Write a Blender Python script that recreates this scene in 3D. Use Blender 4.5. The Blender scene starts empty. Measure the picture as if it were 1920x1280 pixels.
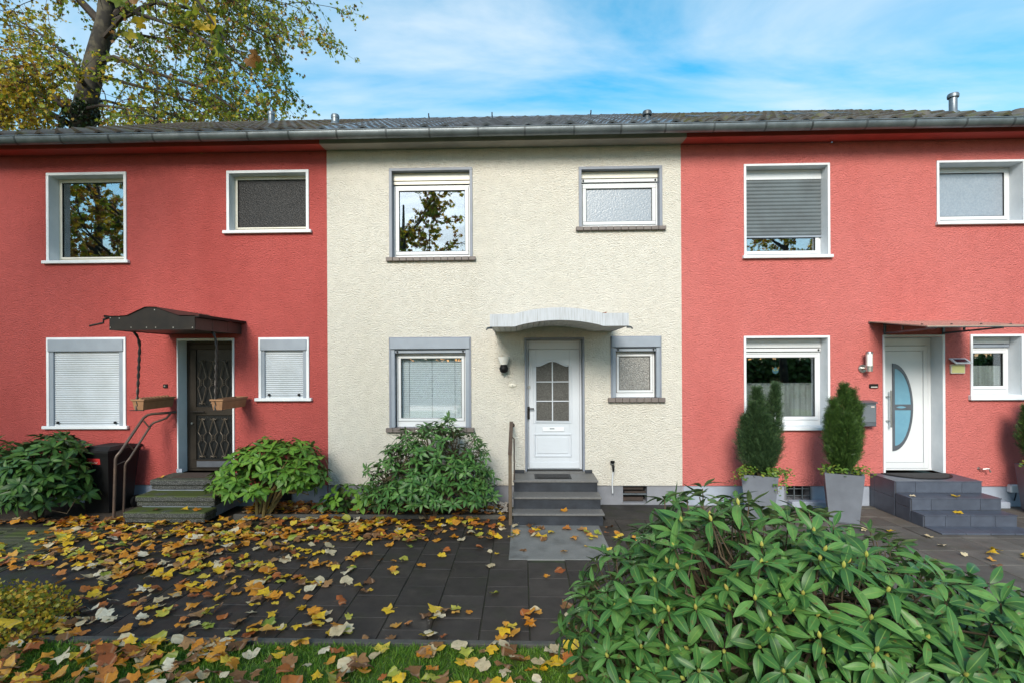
import bpy, math, random
import numpy as np
from mathutils import Matrix, Vector

rad = math.radians
scene = bpy.context.scene
col = scene.collection

# ------------------------------------------------------------------ camera
FPX, CX, CY = 960.0, 950.0, 680.0            # focal length and principal point for a 1920 px wide frame
EYE = Vector((0.0, -8.2, 2.265))
RM = (Matrix.Rotation(rad(1.70), 3, 'Z') @ Matrix.Rotation(rad(90), 3, 'X') @ Matrix.Rotation(rad(-0.30), 3, 'Z'))
camd = bpy.data.cameras.new('camera')
camd.sensor_fit = 'HORIZONTAL'
camd.sensor_width = 36.0
camd.lens = 36.0 * FPX / 1920.0
camd.shift_x = 10.0 / 1920.0
camd.shift_y = 40.0 / 1920.0
camd.clip_start = 0.05
camd.clip_end = 2000.0
cam = bpy.data.objects.new('camera', camd)
cam.matrix_world = Matrix.Translation(EYE) @ RM.to_4x4()
col.objects.link(cam)
scene.camera = cam

# ------------------------------------------------------------------ sky
SUN_EL, SUN_AZ = rad(30), rad(191)           # sun high behind the viewer, veiled by thin cloud
world = bpy.data.worlds.new('World')
scene.world = world
world.use_nodes = True
wn, wl = world.node_tree.nodes, world.node_tree.links
wn.clear()
w_out = wn.new('ShaderNodeOutputWorld')
w_bg = wn.new('ShaderNodeBackground')
w_bg.inputs['Strength'].default_value = 0.081
w_sky = wn.new('ShaderNodeTexSky')
w_sky.sky_type = 'NISHITA'
w_sky.sun_disc = False
w_sky.sun_elevation = SUN_EL
w_sky.sun_rotation = SUN_AZ
w_sky.air_density = 1.2
w_sky.dust_density = 0.6
w_sky.ozone_density = 2.5
w_hsv = wn.new('ShaderNodeHueSaturation')
w_hsv.inputs['Hue'].default_value = 0.475
w_hsv.inputs['Saturation'].default_value = 1.6
w_hsv.inputs['Value'].default_value = 1.75
w_tc = wn.new('ShaderNodeTexCoord')
w_sep = wn.new('ShaderNodeSeparateXYZ')
w_add = wn.new('ShaderNodeMath'); w_add.operation = 'ADD'; w_add.inputs[1].default_value = 0.22
w_dx = wn.new('ShaderNodeMath'); w_dx.operation = 'DIVIDE'
w_dy = wn.new('ShaderNodeMath'); w_dy.operation = 'DIVIDE'
w_comb = wn.new('ShaderNodeCombineXYZ')
w_map = wn.new('ShaderNodeMapping')
w_map.inputs['Rotation'].default_value = (0, 0, rad(24))
w_map.inputs['Scale'].default_value = (0.75, 1.9, 1.0)
w_map.inputs['Location'].default_value = (0.35, 0.55, 0.0)
w_n1 = wn.new('ShaderNodeTexNoise')
w_n1.inputs['Scale'].default_value = 1.25
w_n1.inputs['Detail'].default_value = 7.0
w_n1.inputs['Roughness'].default_value = 0.55
w_n1.inputs['Distortion'].default_value = 0.5
w_ramp = wn.new('ShaderNodeValToRGB')
w_ramp.color_ramp.elements[0].position = 0.40
w_ramp.color_ramp.elements[0].color = (0.10, 0.10, 0.10, 1)
w_ramp.color_ramp.elements[1].position = 0.70
w_ramp.color_ramp.elements[1].color = (0.92, 0.92, 0.92, 1)
w_mix = wn.new('ShaderNodeMixRGB')
w_mix.inputs['Color2'].default_value = (6.6, 7.4, 8.0, 1)
wl.new(w_tc.outputs['Generated'], w_sep.inputs[0])
wl.new(w_sep.outputs['Z'], w_add.inputs[0])
wl.new(w_sep.outputs['X'], w_dx.inputs[0]); wl.new(w_add.outputs[0], w_dx.inputs[1])
wl.new(w_sep.outputs['Y'], w_dy.inputs[0]); wl.new(w_add.outputs[0], w_dy.inputs[1])
wl.new(w_dx.outputs[0], w_comb.inputs['X']); wl.new(w_dy.outputs[0], w_comb.inputs['Y'])
wl.new(w_comb.outputs[0], w_map.inputs['Vector'])
wl.new(w_map.outputs[0], w_n1.inputs['Vector'])
wl.new(w_n1.outputs['Fac'], w_ramp.inputs['Fac'])
wl.new(w_sky.outputs[0], w_hsv.inputs['Color'])
wl.new(w_hsv.outputs[0], w_mix.inputs['Color1'])
wl.new(w_ramp.outputs[0], w_mix.inputs['Fac'])
wl.new(w_mix.outputs[0], w_bg.inputs['Color'])
wl.new(w_bg.outputs[0], w_out.inputs['Surface'])

# ------------------------------------------------------------------ sun, soft behind thin cloud
sund = bpy.data.lights.new('sun', 'SUN')
sund.energy = 3.0
sund.angle = rad(22)
sund.color = (1.0, 0.92, 0.80)
sun = bpy.data.objects.new('sun', sund)
_sd = Vector((math.sin(SUN_AZ) * math.cos(SUN_EL), math.cos(SUN_AZ) * math.cos(SUN_EL), math.sin(SUN_EL)))
sun.rotation_euler = _sd.to_track_quat('Z', 'Y').to_euler()
sun.location = (0, -20, 20)
col.objects.link(sun)

scene.view_settings.view_transform = 'Standard'
scene.view_settings.look = 'None'
scene.view_settings.exposure = 0.78
scene.view_settings.gamma = 1.0
scene.view_settings.use_curve_mapping = False
scene.render.engine = 'CYCLES'
scene.cycles.max_bounces = 8
scene.cycles.transparent_max_bounces = 12
scene.cycles.use_denoising = True

# ------------------------------------------------------------------ helpers
def at(px, py, y=0.0):
    """Point of the plane Y=y that is measured at pixel (px, py) of the photograph."""
    d = RM @ Vector(((px - CX) / FPX, -(py - CY) / FPX, -1.0))
    return EYE + d * ((y - EYE.y) / d.y)

def gnd(px, py, z=0.0):
    d = RM @ Vector(((px - CX) / FPX, -(py - CY) / FPX, -1.0))
    return EYE + d * ((z - EYE.z) / d.z)

WL = {}
def tag(o, label=None, cat=None, group=None, kind=None):
    if label: o['label'] = label
    if cat: o['category'] = cat
    if group: o['group'] = group
    if kind: o['kind'] = kind
    return o

def root(name, loc, label, cat, group=None):
    o = bpy.data.objects.new(name, None)
    o.empty_display_size = 0.1
    o.location = loc
    col.objects.link(o)
    WL[o.name] = Vector(loc)
    return tag(o, label, cat, group)

def link_mesh(name, me, parent=None):
    o = bpy.data.objects.new(name, me)
    col.objects.link(o)
    if parent is not None:
        o.parent = parent
        WL[o.name] = WL[parent.name].copy()
    else:
        WL[o.name] = Vector((0, 0, 0))
    return o

class MB:
    """Collects shapes in world coordinates and builds them as one mesh object."""
    def __init__(s):
        s.v, s.f, s.m = [], [], []
        s.cur = 0
    def _add(s, vs, fs):
        n = len(s.v)
        s.v.extend(vs)
        for f in fs:
            s.f.append(tuple(i + n for i in f)); s.m.append(s.cur)
        return s
    def box(s, x0, x1, y0, y1, z0, z1, c=0.0):
        if c <= 0:
            vs = [(x, y, z) for z in (z0, z1) for y in (y0, y1) for x in (x0, x1)]
            return s._add(vs, [(0, 2, 3, 1), (4, 5, 7, 6), (0, 1, 5, 4), (2, 6, 7, 3), (0, 4, 6, 2), (1, 3, 7, 5)])
        c = min(c, abs(x1 - x0) * .45, abs(y1 - y0) * .45, abs(z1 - z0) * .45)
        lo, hi = (x0, y0, z0), (x1, y1, z1)
        idx, vs = {}, []
        for sx in (0, 1):
            for sy in (0, 1):
                for sz in (0, 1):
                    sg = (sx, sy, sz)
                    for ax in range(3):
                        p = []
                        for k in range(3):
                            b = hi[k] if sg[k] else lo[k]
                            if k != ax: b += (-c if sg[k] else c)
                            p.append(b)
                        idx[(sx, sy, sz, ax)] = len(vs); vs.append(tuple(p))
        fs = []
        for ax in range(3):
            u, w = (ax + 1) % 3, (ax + 2) % 3
            for sd in (0, 1):
                q = []
                for a, b in ((0, 0), (1, 0), (1, 1), (0, 1)):
                    sg = [0, 0, 0]; sg[ax] = sd; sg[u] = a; sg[w] = b
                    q.append(idx[(*sg, ax)])
                fs.append(tuple(q if sd else q[::-1]))
            for a in (0, 1):
                for b in (0, 1):
                    s0 = [0, 0, 0]; s0[u] = a; s0[w] = b; s0[ax] = 0
                    s1 = list(s0); s1[ax] = 1
                    q = [idx[(*s0, u)], idx[(*s1, u)], idx[(*s1, w)], idx[(*s0, w)]]
                    fs.append(tuple(q if (a != b) else q[::-1]))
        for sx in (0, 1):
            for sy in (0, 1):
                for sz in (0, 1):
                    t = [idx[(sx, sy, sz, k)] for k in range(3)]
                    fs.append(tuple(t if (sx + sy + sz) % 2 else t[::-1]))
        return s._add(vs, fs)
    def prism(s, poly, axis, a, b, close=True):
        n = len(poly)
        def P(q, t):
            return {'y': (q[0], t, q[1]), 'x': (t, q[0], q[1]), 'z': (q[0], q[1], t)}[axis]
        vs = [P(q, a) for q in poly] + [P(q, b) for q in poly]
        m = n if close else n - 1
        fs = [(i, (i + 1) % n, (i + 1) % n + n, i + n) for i in range(m)]
        if close: fs += [tuple(range(n))[::-1], tuple(range(n, 2 * n))]
        return s._add(vs, fs)
    def ring(s, x0, x1, z0, z1, y0, y1, l, r=None, b=None, t=None, c=0.0):
        r = l if r is None else r; b = l if b is None else b; t = l if t is None else t
        if t: s.box(x0, x1, y0, y1, z1 - t, z1, c)
        if b: s.box(x0, x1, y0, y1, z0, z0 + b, c)
        if l: s.box(x0, x0 + l, y0, y1, z0 + b, z1 - t, c)
        if r: s.box(x1 - r, x1, y0, y1, z0 + b, z1 - t, c)
        return s
    def tube(s, pts, r, n=8, cap=True):
        pts = [Vector(p) for p in pts]
        rs = r if isinstance(r, (list, tuple)) else [r] * len(pts)
        base = len(s.v); up = None
        for i, p in enumerate(pts):
            d = (pts[min(i + 1, len(pts) - 1)] - pts[max(i - 1, 0)])
            d = d.normalized() if d.length > 1e-9 else Vector((0, 0, 1))
            if up is None:
                up = Vector((0, 0, 1)) if abs(d.z) < .9 else Vector((1, 0, 0))
            a = d.cross(up); a = a.normalized() if a.length > 1e-6 else d.orthogonal().normalized()
            up = a.cross(d).normalized()
            for k in range(n):
                t = 2 * math.pi * k / n
                q = p + (a * math.cos(t) + up * math.sin(t)) * rs[i]
                s.v.append(tuple(q))
        for i in range(len(pts) - 1):
            for k in range(n):
                k2 = (k + 1) % n
                s.f.append((base + i * n + k, base + i * n + k2, base + (i + 1) * n + k2, base + (i + 1) * n + k)); s.m.append(s.cur)
        if cap:
            s.f.append(tuple(base + k for k in range(n))[::-1]); s.m.append(s.cur)
            e = base + (len(pts) - 1) * n
            s.f.append(tuple(e + k for k in range(n))); s.m.append(s.cur)
        return s
    def lathe(s, prof, c, n=20, axis='z'):
        base = len(s.v)
        for r, h in prof:
            for k in range(n):
                t = 2 * math.pi * k / n
                q = (r * math.cos(t), r * math.sin(t), h)
                if axis == 'y': q = (q[0], q[2], q[1])
                s.v.append((c[0] + q[0], c[1] + q[1], c[2] + q[2]))
        for i in range(len(prof) - 1):
            for k in range(n):
                k2 = (k + 1) % n
                s.f.append((base + i * n + k, base + i * n + k2, base + (i + 1) * n + k2, base + (i + 1) * n + k)); s.m.append(s.cur)
        s.f.append(tuple(base + k for k in range(n))[::-1]); s.m.append(s.cur)
        e = base + (len(prof) - 1) * n
        s.f.append(tuple(e + k for k in range(n))); s.m.append(s.cur)
        return s
    def quad(s, a, b, c, d):
        return s._add([tuple(a), tuple(b), tuple(c), tuple(d)], [(0, 1, 2, 3)])
    def sheet(s, rows):
        """rows of points (equal length) joined into a grid"""
        n = len(rows[0]); base = len(s.v)
        for r in rows: s.v.extend([tuple(p) for p in r])
        for i in range(len(rows) - 1):
            for j in range(n - 1):
                s.f.append((base + i * n + j, base + i * n + j + 1, base + (i + 1) * n + j + 1, base + (i + 1) * n + j)); s.m.append(s.cur)
        return s
    def mesh(s, name, mats, off=Vector((0, 0, 0)), smooth=False):
        me = bpy.data.meshes.new(name)
        me.from_pydata([(x - off.x, y - off.y, z - off.z) for x, y, z in s.v], [], s.f)
        mats = mats if isinstance(mats, (list, tuple)) else [mats]
        for m in mats: me.materials.append(m)
        if len(mats) > 1: me.polygons.foreach_set('material_index', s.m)
        if smooth: me.polygons.foreach_set('use_smooth', [True] * len(me.polygons))
        me.update()
        return me
    def build(s, name, mats, parent=None, smooth=False, kind=None, label=None, rot=None):
        off = WL[parent.name] if parent is not None else Vector((0, 0, 0))
        if rot:                                    # turn the shape about a vertical axis through rot=(x, y, angle)
            cx, cy, a = rot; ca, sa = math.cos(a), math.sin(a)
            s.v = [(cx + (x - cx) * ca - (y - cy) * sa, cy + (x - cx) * sa + (y - cy) * ca, z) for x, y, z in s.v]
        me = s.mesh(name, mats, off, smooth)
        if smooth:
            try: me.set_sharp_from_angle(angle=rad(40))
            except Exception: pass
        o = link_mesh(name, me, parent)
        tag(o, label=label, kind=kind)
        return o

def np_mesh(name, verts, tris, mats, midx=None, uv=None, smooth=False):
    me = bpy.data.meshes.new(name)
    verts = np.asarray(verts, np.float32); tris = np.asarray(tris, np.int32)
    me.vertices.add(len(verts)); me.vertices.foreach_set('co', verts.ravel())
    me.loops.add(tris.size); me.loops.foreach_set('vertex_index', tris.ravel())
    k = tris.shape[1]
    me.polygons.add(len(tris))
    me.polygons.foreach_set('loop_start', np.arange(0, tris.size, k, dtype=np.int32))
    for m in mats: me.materials.append(m)
    if midx is not None: me.polygons.foreach_set('material_index', np.asarray(midx, np.int32))
    if uv is not None:
        l = me.uv_layers.new(name='UVMap')
        l.data.foreach_set('uv', np.asarray(uv, np.float32)[tris.ravel()].ravel())
    if smooth: me.polygons.foreach_set('use_smooth', np.ones(len(tris), bool))
    me.update(calc_edges=True)
    return me

def join_instances(bv, bt, frames, mat_idx=None, buv=None):
    """bv (n,3), bt (m,3) copied by frames (k,4,3): three axes (already scaled) and an origin"""
    bv = np.asarray(bv, float); bt = np.asarray(bt, int); fr = np.asarray(frames, float)
    k = len(fr)
    V = np.einsum('nj,kjc->knc', bv, fr[:, :3, :]) + fr[:, 3:4, :]
    T = bt[None] + (np.arange(k) * len(bv))[:, None, None]
    mi = None if mat_idx is None else np.repeat(np.asarray(mat_idx, int), len(bt))
    uv = None if buv is None else np.tile(np.asarray(buv), (k, 1))
    return V.reshape(-1, 3), T.reshape(-1, bt.shape[1]), mi, uv

def merge(parts):
    vs, ts, ms, us, n = [], [], [], [], 0
    for V, T, mi, uv in parts:
        vs.append(V); ts.append(T + n); n += len(V)
        ms.append(mi if mi is not None else np.zeros(len(T), int))
        us.append(uv if uv is not None else np.zeros((len(V), 2)))
    return np.concatenate(vs), np.concatenate(ts), np.concatenate(ms), np.concatenate(us)

def frame_matrix(fr, off=Vector((0, 0, 0))):
    m = Matrix.Identity(4)
    for c in range(3):
        for r in range(3): m[r][c] = fr[c][r]
    for r in range(3): m[r][3] = fr[3][r] - off[r]
    return m

def unit(v):
    v = np.asarray(v, float)
    return v / (np.linalg.norm(v, axis=-1, keepdims=True) + 1e-9)

# ------------------------------------------------------------------ materials
def srgb(r, g, b):
    f = lambda c: (c / 255 / 12.92) if c / 255 <= .04045 else ((c / 255 + .055) / 1.055) ** 2.4
    return (f(r), f(g), f(b), 1.0)

def lin(r, g, b): return (r, g, b, 1.0)

class NT:
    def __init__(s, name):
        s.mat = bpy.data.materials.new(name); s.mat.use_nodes = True
        s.t = s.mat.node_tree; s.t.nodes.clear()
        s.out = s.n('ShaderNodeOutputMaterial')
    def n(s, t, **kw):
        nd = s.t.nodes.new(t)
        for k, v in kw.items(): setattr(nd, k, v)
        return nd
    def l(s, a, b): s.t.links.new(a, b)
    def pos(s):
        return s.n('ShaderNodeNewGeometry').outputs['Position']
    def obj(s):
        return s.n('ShaderNodeTexCoord').outputs['Object']
    def noise(s, vec, scale, detail=4, rough=.55, dist=0.0):
        nd = s.n('ShaderNodeTexNoise')
        nd.inputs['Scale'].default_value = scale; nd.inputs['Detail'].default_value = detail
        nd.inputs['Roughness'].default_value = rough; nd.inputs['Distortion'].default_value = dist
        s.l(vec, nd.inputs['Vector']); return nd.outputs['Fac']
    def mapping(s, vec, scale=(1, 1, 1), rot=(0, 0, 0)):
        nd = s.n('ShaderNodeMapping'); nd.inputs['Scale'].default_value = scale; nd.inputs['Rotation'].default_value = rot
        s.l(vec, nd.inputs['Vector']); return nd.outputs[0]
    def ramp(s, fac, stops):
        nd = s.n('ShaderNodeValToRGB'); e = nd.color_ramp.elements
        while len(e) < len(stops): e.new(0.5)
        for i, (p, c) in enumerate(stops):
            e[i].position = p; e[i].color = c if isinstance(c, tuple) else (c, c, c, 1)
        s.l(fac, nd.inputs['Fac']); return nd.outputs[0]
    def mix(s, fac, a, b, blend='MIX'):
        nd = s.n('ShaderNodeMixRGB', blend_type=blend)
        for v, k in ((fac, 'Fac'), (a, 'Color1'), (b, 'Color2')):
            if hasattr(v, 'links'): s.l(v, nd.inputs[k])
            else: nd.inputs[k].default_value = v
        return nd.outputs[0]
    def math(s, op, a, b=0.0):
        nd = s.n('ShaderNodeMath', operation=op)
        for i, v in enumerate((a, b)):
            if hasattr(v, 'links'): s.l(v, nd.inputs[i])
            else: nd.inputs[i].default_value = v
        return nd.outputs[0]
    def bump(s, h, strength, dist):
        nd = s.n('ShaderNodeBump'); nd.inputs['Strength'].default_value = strength; nd.inputs['Distance'].default_value = dist
        s.l(h, nd.inputs['Height']); return nd.outputs[0]
    def bsdf(s, color, rough=.6, metallic=0.0, spec=.5, normal=None):
        nd = s.n('ShaderNodeBsdfPrincipled')
        for v, k in ((color, 'Base Color'), (rough, 'Roughness'), (metallic, 'Metallic'), (spec, 'Specular IOR Level')):
            if hasattr(v, 'links'): s.l(v, nd.inputs[k])
            else: nd.inputs[k].default_value = v
        if normal is not None: s.l(normal, nd.inputs['Normal'])
        return nd.outputs[0]
    def done(s, sh):
        s.l(sh, s.out.inputs['Surface']); return s.mat

def pm(name, c1, c2=None, scale=6.0, rough=.6, bump=0.0, bscale=60.0, metallic=0.0, spec=.5, rnd=0.0, streak=False, lo=.35, hi=.7):
    """plain procedural material: two tones mottled, fine relief, optional per-object tone"""
    t = NT(name); p = t.pos()
    c = c1
    if c2 is not None:
        v = t.mapping(p, (1, 1, .12)) if streak else p
        c = t.mix(t.ramp(t.noise(v, scale, 5), [(lo, 0.0), (hi, 1.0)]), c1, c2)
    if rnd > 0:
        r = t.n('ShaderNodeObjectInfo').outputs['Random']
        f = t.math('MULTIPLY_ADD', r, rnd); t.t.nodes[-1].inputs[2].default_value = 1 - rnd * .5
        c = t.mix(1.0, c, f, 'MULTIPLY')
    nrm = t.bump(t.noise(p, bscale, 3), bump, .01) if bump > 0 else None
    return t.done(t.bsdf(c, rough, metallic, spec, nrm))

def roughcast(name, c, c_pit, c_stain):
    t = NT(name); p = t.pos()
    pw = t.mapping(p, (1, 1, 1.5), (0, rad(18), 0))
    warp = t.noise(p, 14, 2)
    n1 = t.noise(pw, 34, 6, .70, .2)
    vo = t.n('ShaderNodeTexVoronoi', feature='SMOOTH_F1'); vo.inputs['Scale'].default_value = 42; vo.inputs['Smoothness'].default_value = .5
    t.l(pw, vo.inputs['Vector'])
    fine = t.noise(p, 150, 2)
    h = t.math('ADD', t.math('MULTIPLY', n1, 2.6), t.math('MULTIPLY', fine, .35))
    h = t.math('SUBTRACT', h, t.math('MULTIPLY', vo.outputs['Distance'], .55))
    pit = t.ramp(n1, [(.33, 1.0), (.41, 0.0)])
    big = t.ramp(t.noise(t.mapping(p, (1, 1, .35)), 1.1, 6), [(.42, 0.0), (.72, 1.0)])
    cc = t.mix(t.math('MULTIPLY', big, .5), c, c_stain)
    mot = t.ramp(t.noise(p, 7, 3), [(.3, (.94, .94, .94, 1)), (.7, (1.04, 1.04, 1.04, 1))])
    cc = t.mix(1.0, cc, mot, 'MULTIPLY')
    streak = t.ramp(t.noise(t.mapping(p, (7, 1, .22)), 1.3, 5), [(.58, 0.0), (.78, 1.0)])
    cc = t.mix(t.math('MULTIPLY', streak, .22), cc, c_stain)
    cc = t.mix(t.math('MULTIPLY', pit, .55), cc, c_pit)
    return t.done(t.bsdf(cc, .9, 0, .2, t.bump(h, .95, .026)))

M = {}
M['wall_red_shaded'] = roughcast('red roughcast, weathered', lin(.59, .122, .11), lin(.14, .018, .015), lin(.47, .08, .07))  # darker than the other red wall: tree shade put into the colour
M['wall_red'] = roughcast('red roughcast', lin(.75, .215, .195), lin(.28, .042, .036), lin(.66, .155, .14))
M['wall_cream'] = roughcast('cream roughcast', lin(.86, .825, .74), lin(.36, .31, .23), lin(.80, .755, .65))
M['cove_red'] = pm('red painted cove', lin(.44, .055, .04), lin(.34, .04, .03), 3, .75, .1, 90)
M['cove_grey'] = pm('taupe painted cove', lin(.33, .30, .26), lin(.27, .25, .22), 3, .75, .1, 90)
M['plinth_blue'] = pm('blue grey plinth paint', lin(.30, .345, .42), lin(.22, .25, .31), 2.2, .8, .25, 70)
M['plinth_grey'] = pm('grey plinth paint', lin(.215, .225, .255), lin(.15, .16, .18), 2.2, .8, .25, 70)
M['zinc'] = pm('weathered zinc', lin(.20, .23, .25), lin(.12, .14, .155), 5, .42, .1, 40, .65)
M['zinc_dark'] = pm('zinc seam', lin(.10, .115, .125), lin(.06, .07, .075), 9, .45, .1, 40, .6)
M['trim_white'] = pm('white window surround', lin(.66, .69, .725), lin(.55, .59, .63), 3, .55, .06, 120)
M['trim_grey'] = pm('grey window surround', lin(.20, .225, .275), lin(.165, .185, .225), 3, .55, .06, 120)
M['alu_grey'] = pm('grey blue metal', lin(.255, .295, .35), lin(.22, .255, .305), 4, .45, 0, 60, .1)
M['pvc'] = pm('white plastic', lin(.60, .625, .65), lin(.55, .58, .605), 2.5, .32)
M['pvc_cream'] = pm('ivory plastic', lin(.68, .66, .58), lin(.60, .58, .50), 3, .4)
M['door_white'] = pm('white door paint', lin(.53, .57, .625), lin(.50, .54, .59), 2, .35)
M['slat_pale'] = pm('pale shutter slats', lin(.47, .515, .565), lin(.38, .415, .445), 2.0, .5)
M['slat_dark'] = pm('dark grey shutter slats', lin(.115, .14, .155), lin(.09, .105, .115), 3, .45)
M['blind'] = pm('pale blue blind slats', lin(.70, .80, .86), lin(.64, .74, .80), 3, .5)
M['klinker'] = pm('brown sill tile', lin(.155, .13, .12), lin(.12, .10, .095), 8, .55, .15, 90, rnd=.10)
M['black_metal'] = pm('black metal sheet', lin(.007, .0065, .0065), lin(.016, .0125, .010), 6, .55, .1, 30, spec=.25)
M['brown_sheet'] = pm('dark brown sheet', lin(.026, .018, .015), lin(.042, .03, .023), 5, .5, .1, 30)
M['bronze'] = pm('bronze door metal', lin(.034, .028, .022), lin(.024, .02, .016), 6, .45, 0, 60, .3, spec=.3)
M['bronze_light'] = pm('bronze grille', lin(.12, .095, .07), lin(.075, .06, .046), 20, .4, 0, 60, .3)
M['iron'] = pm('dark wrought iron', lin(.03, .028, .028), lin(.05, .04, .035), 20, .45, .2, 60, .5)
M['rail_brown'] = pm('brown painted rail', lin(.07, .048, .04), lin(.11, .07, .05), 14, .45, .1, 60, .2)
M['steel'] = pm('brushed steel', lin(.5, .5, .49), lin(.38, .38, .37), 30, .3, 0, 60, .9)
M['black_plastic'] = pm('black plastic', lin(.004, .0042, .005), lin(.007, .0073, .008), 4, .55, .06, 40, spec=.25)
M['grey_post'] = pm('grey letterbox metal', lin(.13, .145, .17), lin(.10, .11, .13), 5, .4, 0, 60, .4)
M['planter'] = pm('slate grey planter', lin(.135, .15, .18), lin(.095, .105, .128), 3, .55, .1, 50)
M['terracotta'] = pm('brown plastic trough', lin(.30, .155, .075), lin(.23, .115, .055), 8, .6, .1, 60)
M['soil'] = pm('dark soil', lin(.028, .021, .015), lin(.05, .036, .024), 14, .95, .8, 40)
M['white_glass_lamp'] = pm('opal lamp glass', lin(.80, .79, .75), None, 4, .25)
M['mat_rubber'] = pm('dark door mat', lin(.02, .02, .022), lin(.035, .033, .033), 60, .9, .6, 200)
M['stone_tread'] = pm('grey stone tread', lin(.11, .108, .106), lin(.15, .147, .142), 30, .5, .1, 120)
M['stone_riser'] = pm('dark slate riser', lin(.013, .016, .022), lin(.030, .036, .047), 5, .45, .08, 60)
M['slate_tile'] = pm('blue grey floor tile', lin(.068, .080, .108), lin(.05, .058, .08), 7, .42, .06, 60, rnd=.18)
M['grout'] = pm('grout', lin(.12, .12, .125), None, 5, .9)
M['rubber_red'] = pm('red sticker', lin(.50, .03, .03), lin(.40, .03, .03), 20, .5)
M['letter'] = pm('pale lettering', lin(.75, .6, .56), lin(.6, .5, .4), 30, .5)
M['number'] = pm('worn pale print', lin(.42, .40, .37), None, 5, .5)
M['yellow_panel'] = pm('pale yellow panel', lin(.60, .57, .25), lin(.54, .52, .22), 8, .4)
M['solar'] = pm('dark solar cell', lin(.01, .012, .03), None, 5, .15)
M['poly_brown'] = pm('brown tinted sheet', lin(.36, .27, .22), lin(.26, .19, .15), 6, .25)
M['pebble'] = pm('pale pebble', lin(.48, .45, .41), lin(.30, .27, .24), 9, .8)
M['brick_dark'] = pm('dark cellar brick', lin(.05, .035, .03), lin(.03, .025, .022), 12, .9)

def make_interior(name, c):
    return pm(name, c, tuple(x * .7 for x in c[:3]) + (1,), 2, .9)
M['room'] = make_interior('dim room', lin(.055, .05, .045))
M['room_dark'] = make_interior('dark room', lin(.02, .019, .018))

def glass(name, refl, tint=(.9, .93, .92, 1), rough=0.0, bump=0.0, bscale=60):
    t = NT(name)
    g = t.n('ShaderNodeBsdfGlossy'); g.inputs['Roughness'].default_value = rough; g.inputs['Color'].default_value = (.95, .97, 1, 1)
    if bump:
        t.l(t.bump(t.noise(t.pos(), bscale, 2), bump, .01), g.inputs['Normal'])
    else:
        t.l(t.bump(t.noise(t.pos(), 1.6, 1), .05, .02), g.inputs['Normal'])
    tr = t.n('ShaderNodeBsdfTransparent'); tr.inputs['Color'].default_value = tint
    m = t.n('ShaderNodeMixShader'); m.inputs[0].default_value = refl
    t.l(tr.outputs[0], m.inputs[1]); t.l(g.outputs[0], m.inputs[2])
    return t.done(m.outputs[0])
M['glass'] = glass('window glass', .34)
M['glass_low'] = glass('old window glass', .24)
M['glass_clear'] = glass('clear window glass', .20, (.97, .98, .98, 1))

def obscure(name, c1, c2, rough, bscale, bump, spec=.5):
    t = NT(name); p = t.pos()
    n = t.noise(p, bscale, 3, .6, .6)
    c = t.mix(t.ramp(n, [(.35, 0.0), (.68, 1.0)]), c1, c2)
    b = t.bsdf(c, rough, 0, spec, t.bump(n, bump, .02))
    return t.done(b)
M['obscure_dark'] = obscure('dark patterned glass', lin(.008, .009, .010), lin(.024, .026, .029), .35, 55, .4, .2)
M['door_dark'] = obscure('dark door glass', lin(.010, .011, .012), lin(.018, .019, .02), .25, 80, .15, .3)
M['door_light'] = obscure('bronze patterned glass', lin(.035, .034, .03), lin(.10, .10, .095), .3, 70, .4, .4)
M['obscure_grey'] = obscure('blue grey patterned glass', lin(.20, .24, .29), lin(.26, .30, .35), .3, 38, .25, .8)
M['obscure_brown'] = obscure('grey patterned glass', lin(.10, .10, .095), lin(.26, .26, .25), .25, 60, .5, .8)
M['frost_blue'] = obscure('blue frosted glass', lin(.12, .27, .37), lin(.14, .30, .40), .3, 8, .02, .8)

def roof_mat(name, c1, c2, moss, mossamt, rough, spec=.5):
    t = NT(name); p = t.pos()
    c = t.mix(t.ramp(t.noise(p, 9, 4), [(.35, 0.0), (.7, 1.0)]), c1, c2)
    r = t.n('ShaderNodeObjectInfo').outputs['Random']
    f = t.math('MULTIPLY_ADD', r, .5); t.t.nodes[-1].inputs[2].default_value = .75
    c = t.mix(1.0, c, f, 'MULTIPLY')
    if mossamt: c = t.mix(t.ramp(t.noise(p, 5.5, 5), [(.50, 0.0), (.60, mossamt)]), c, moss)
    return t.done(t.bsdf(c, rough, 0, spec, t.bump(t.noise(p, 60, 3), .3, .01)))
M['tile_grey'] = roof_mat('grey glazed roof tile', lin(.10, .115, .135), lin(.07, .08, .095), lin(.1, .1, .05), 0, .22, .9)
M['tile_old'] = roof_mat('old mossy roof tile', lin(.088, .082, .074), lin(.05, .047, .044), lin(.075, .078, .026), .8, .8)
M['tile_brown'] = roof_mat('old brown roof tile', lin(.085, .072, .062), lin(.05, .044, .04), lin(.07, .07, .026), .6, .8)

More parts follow.
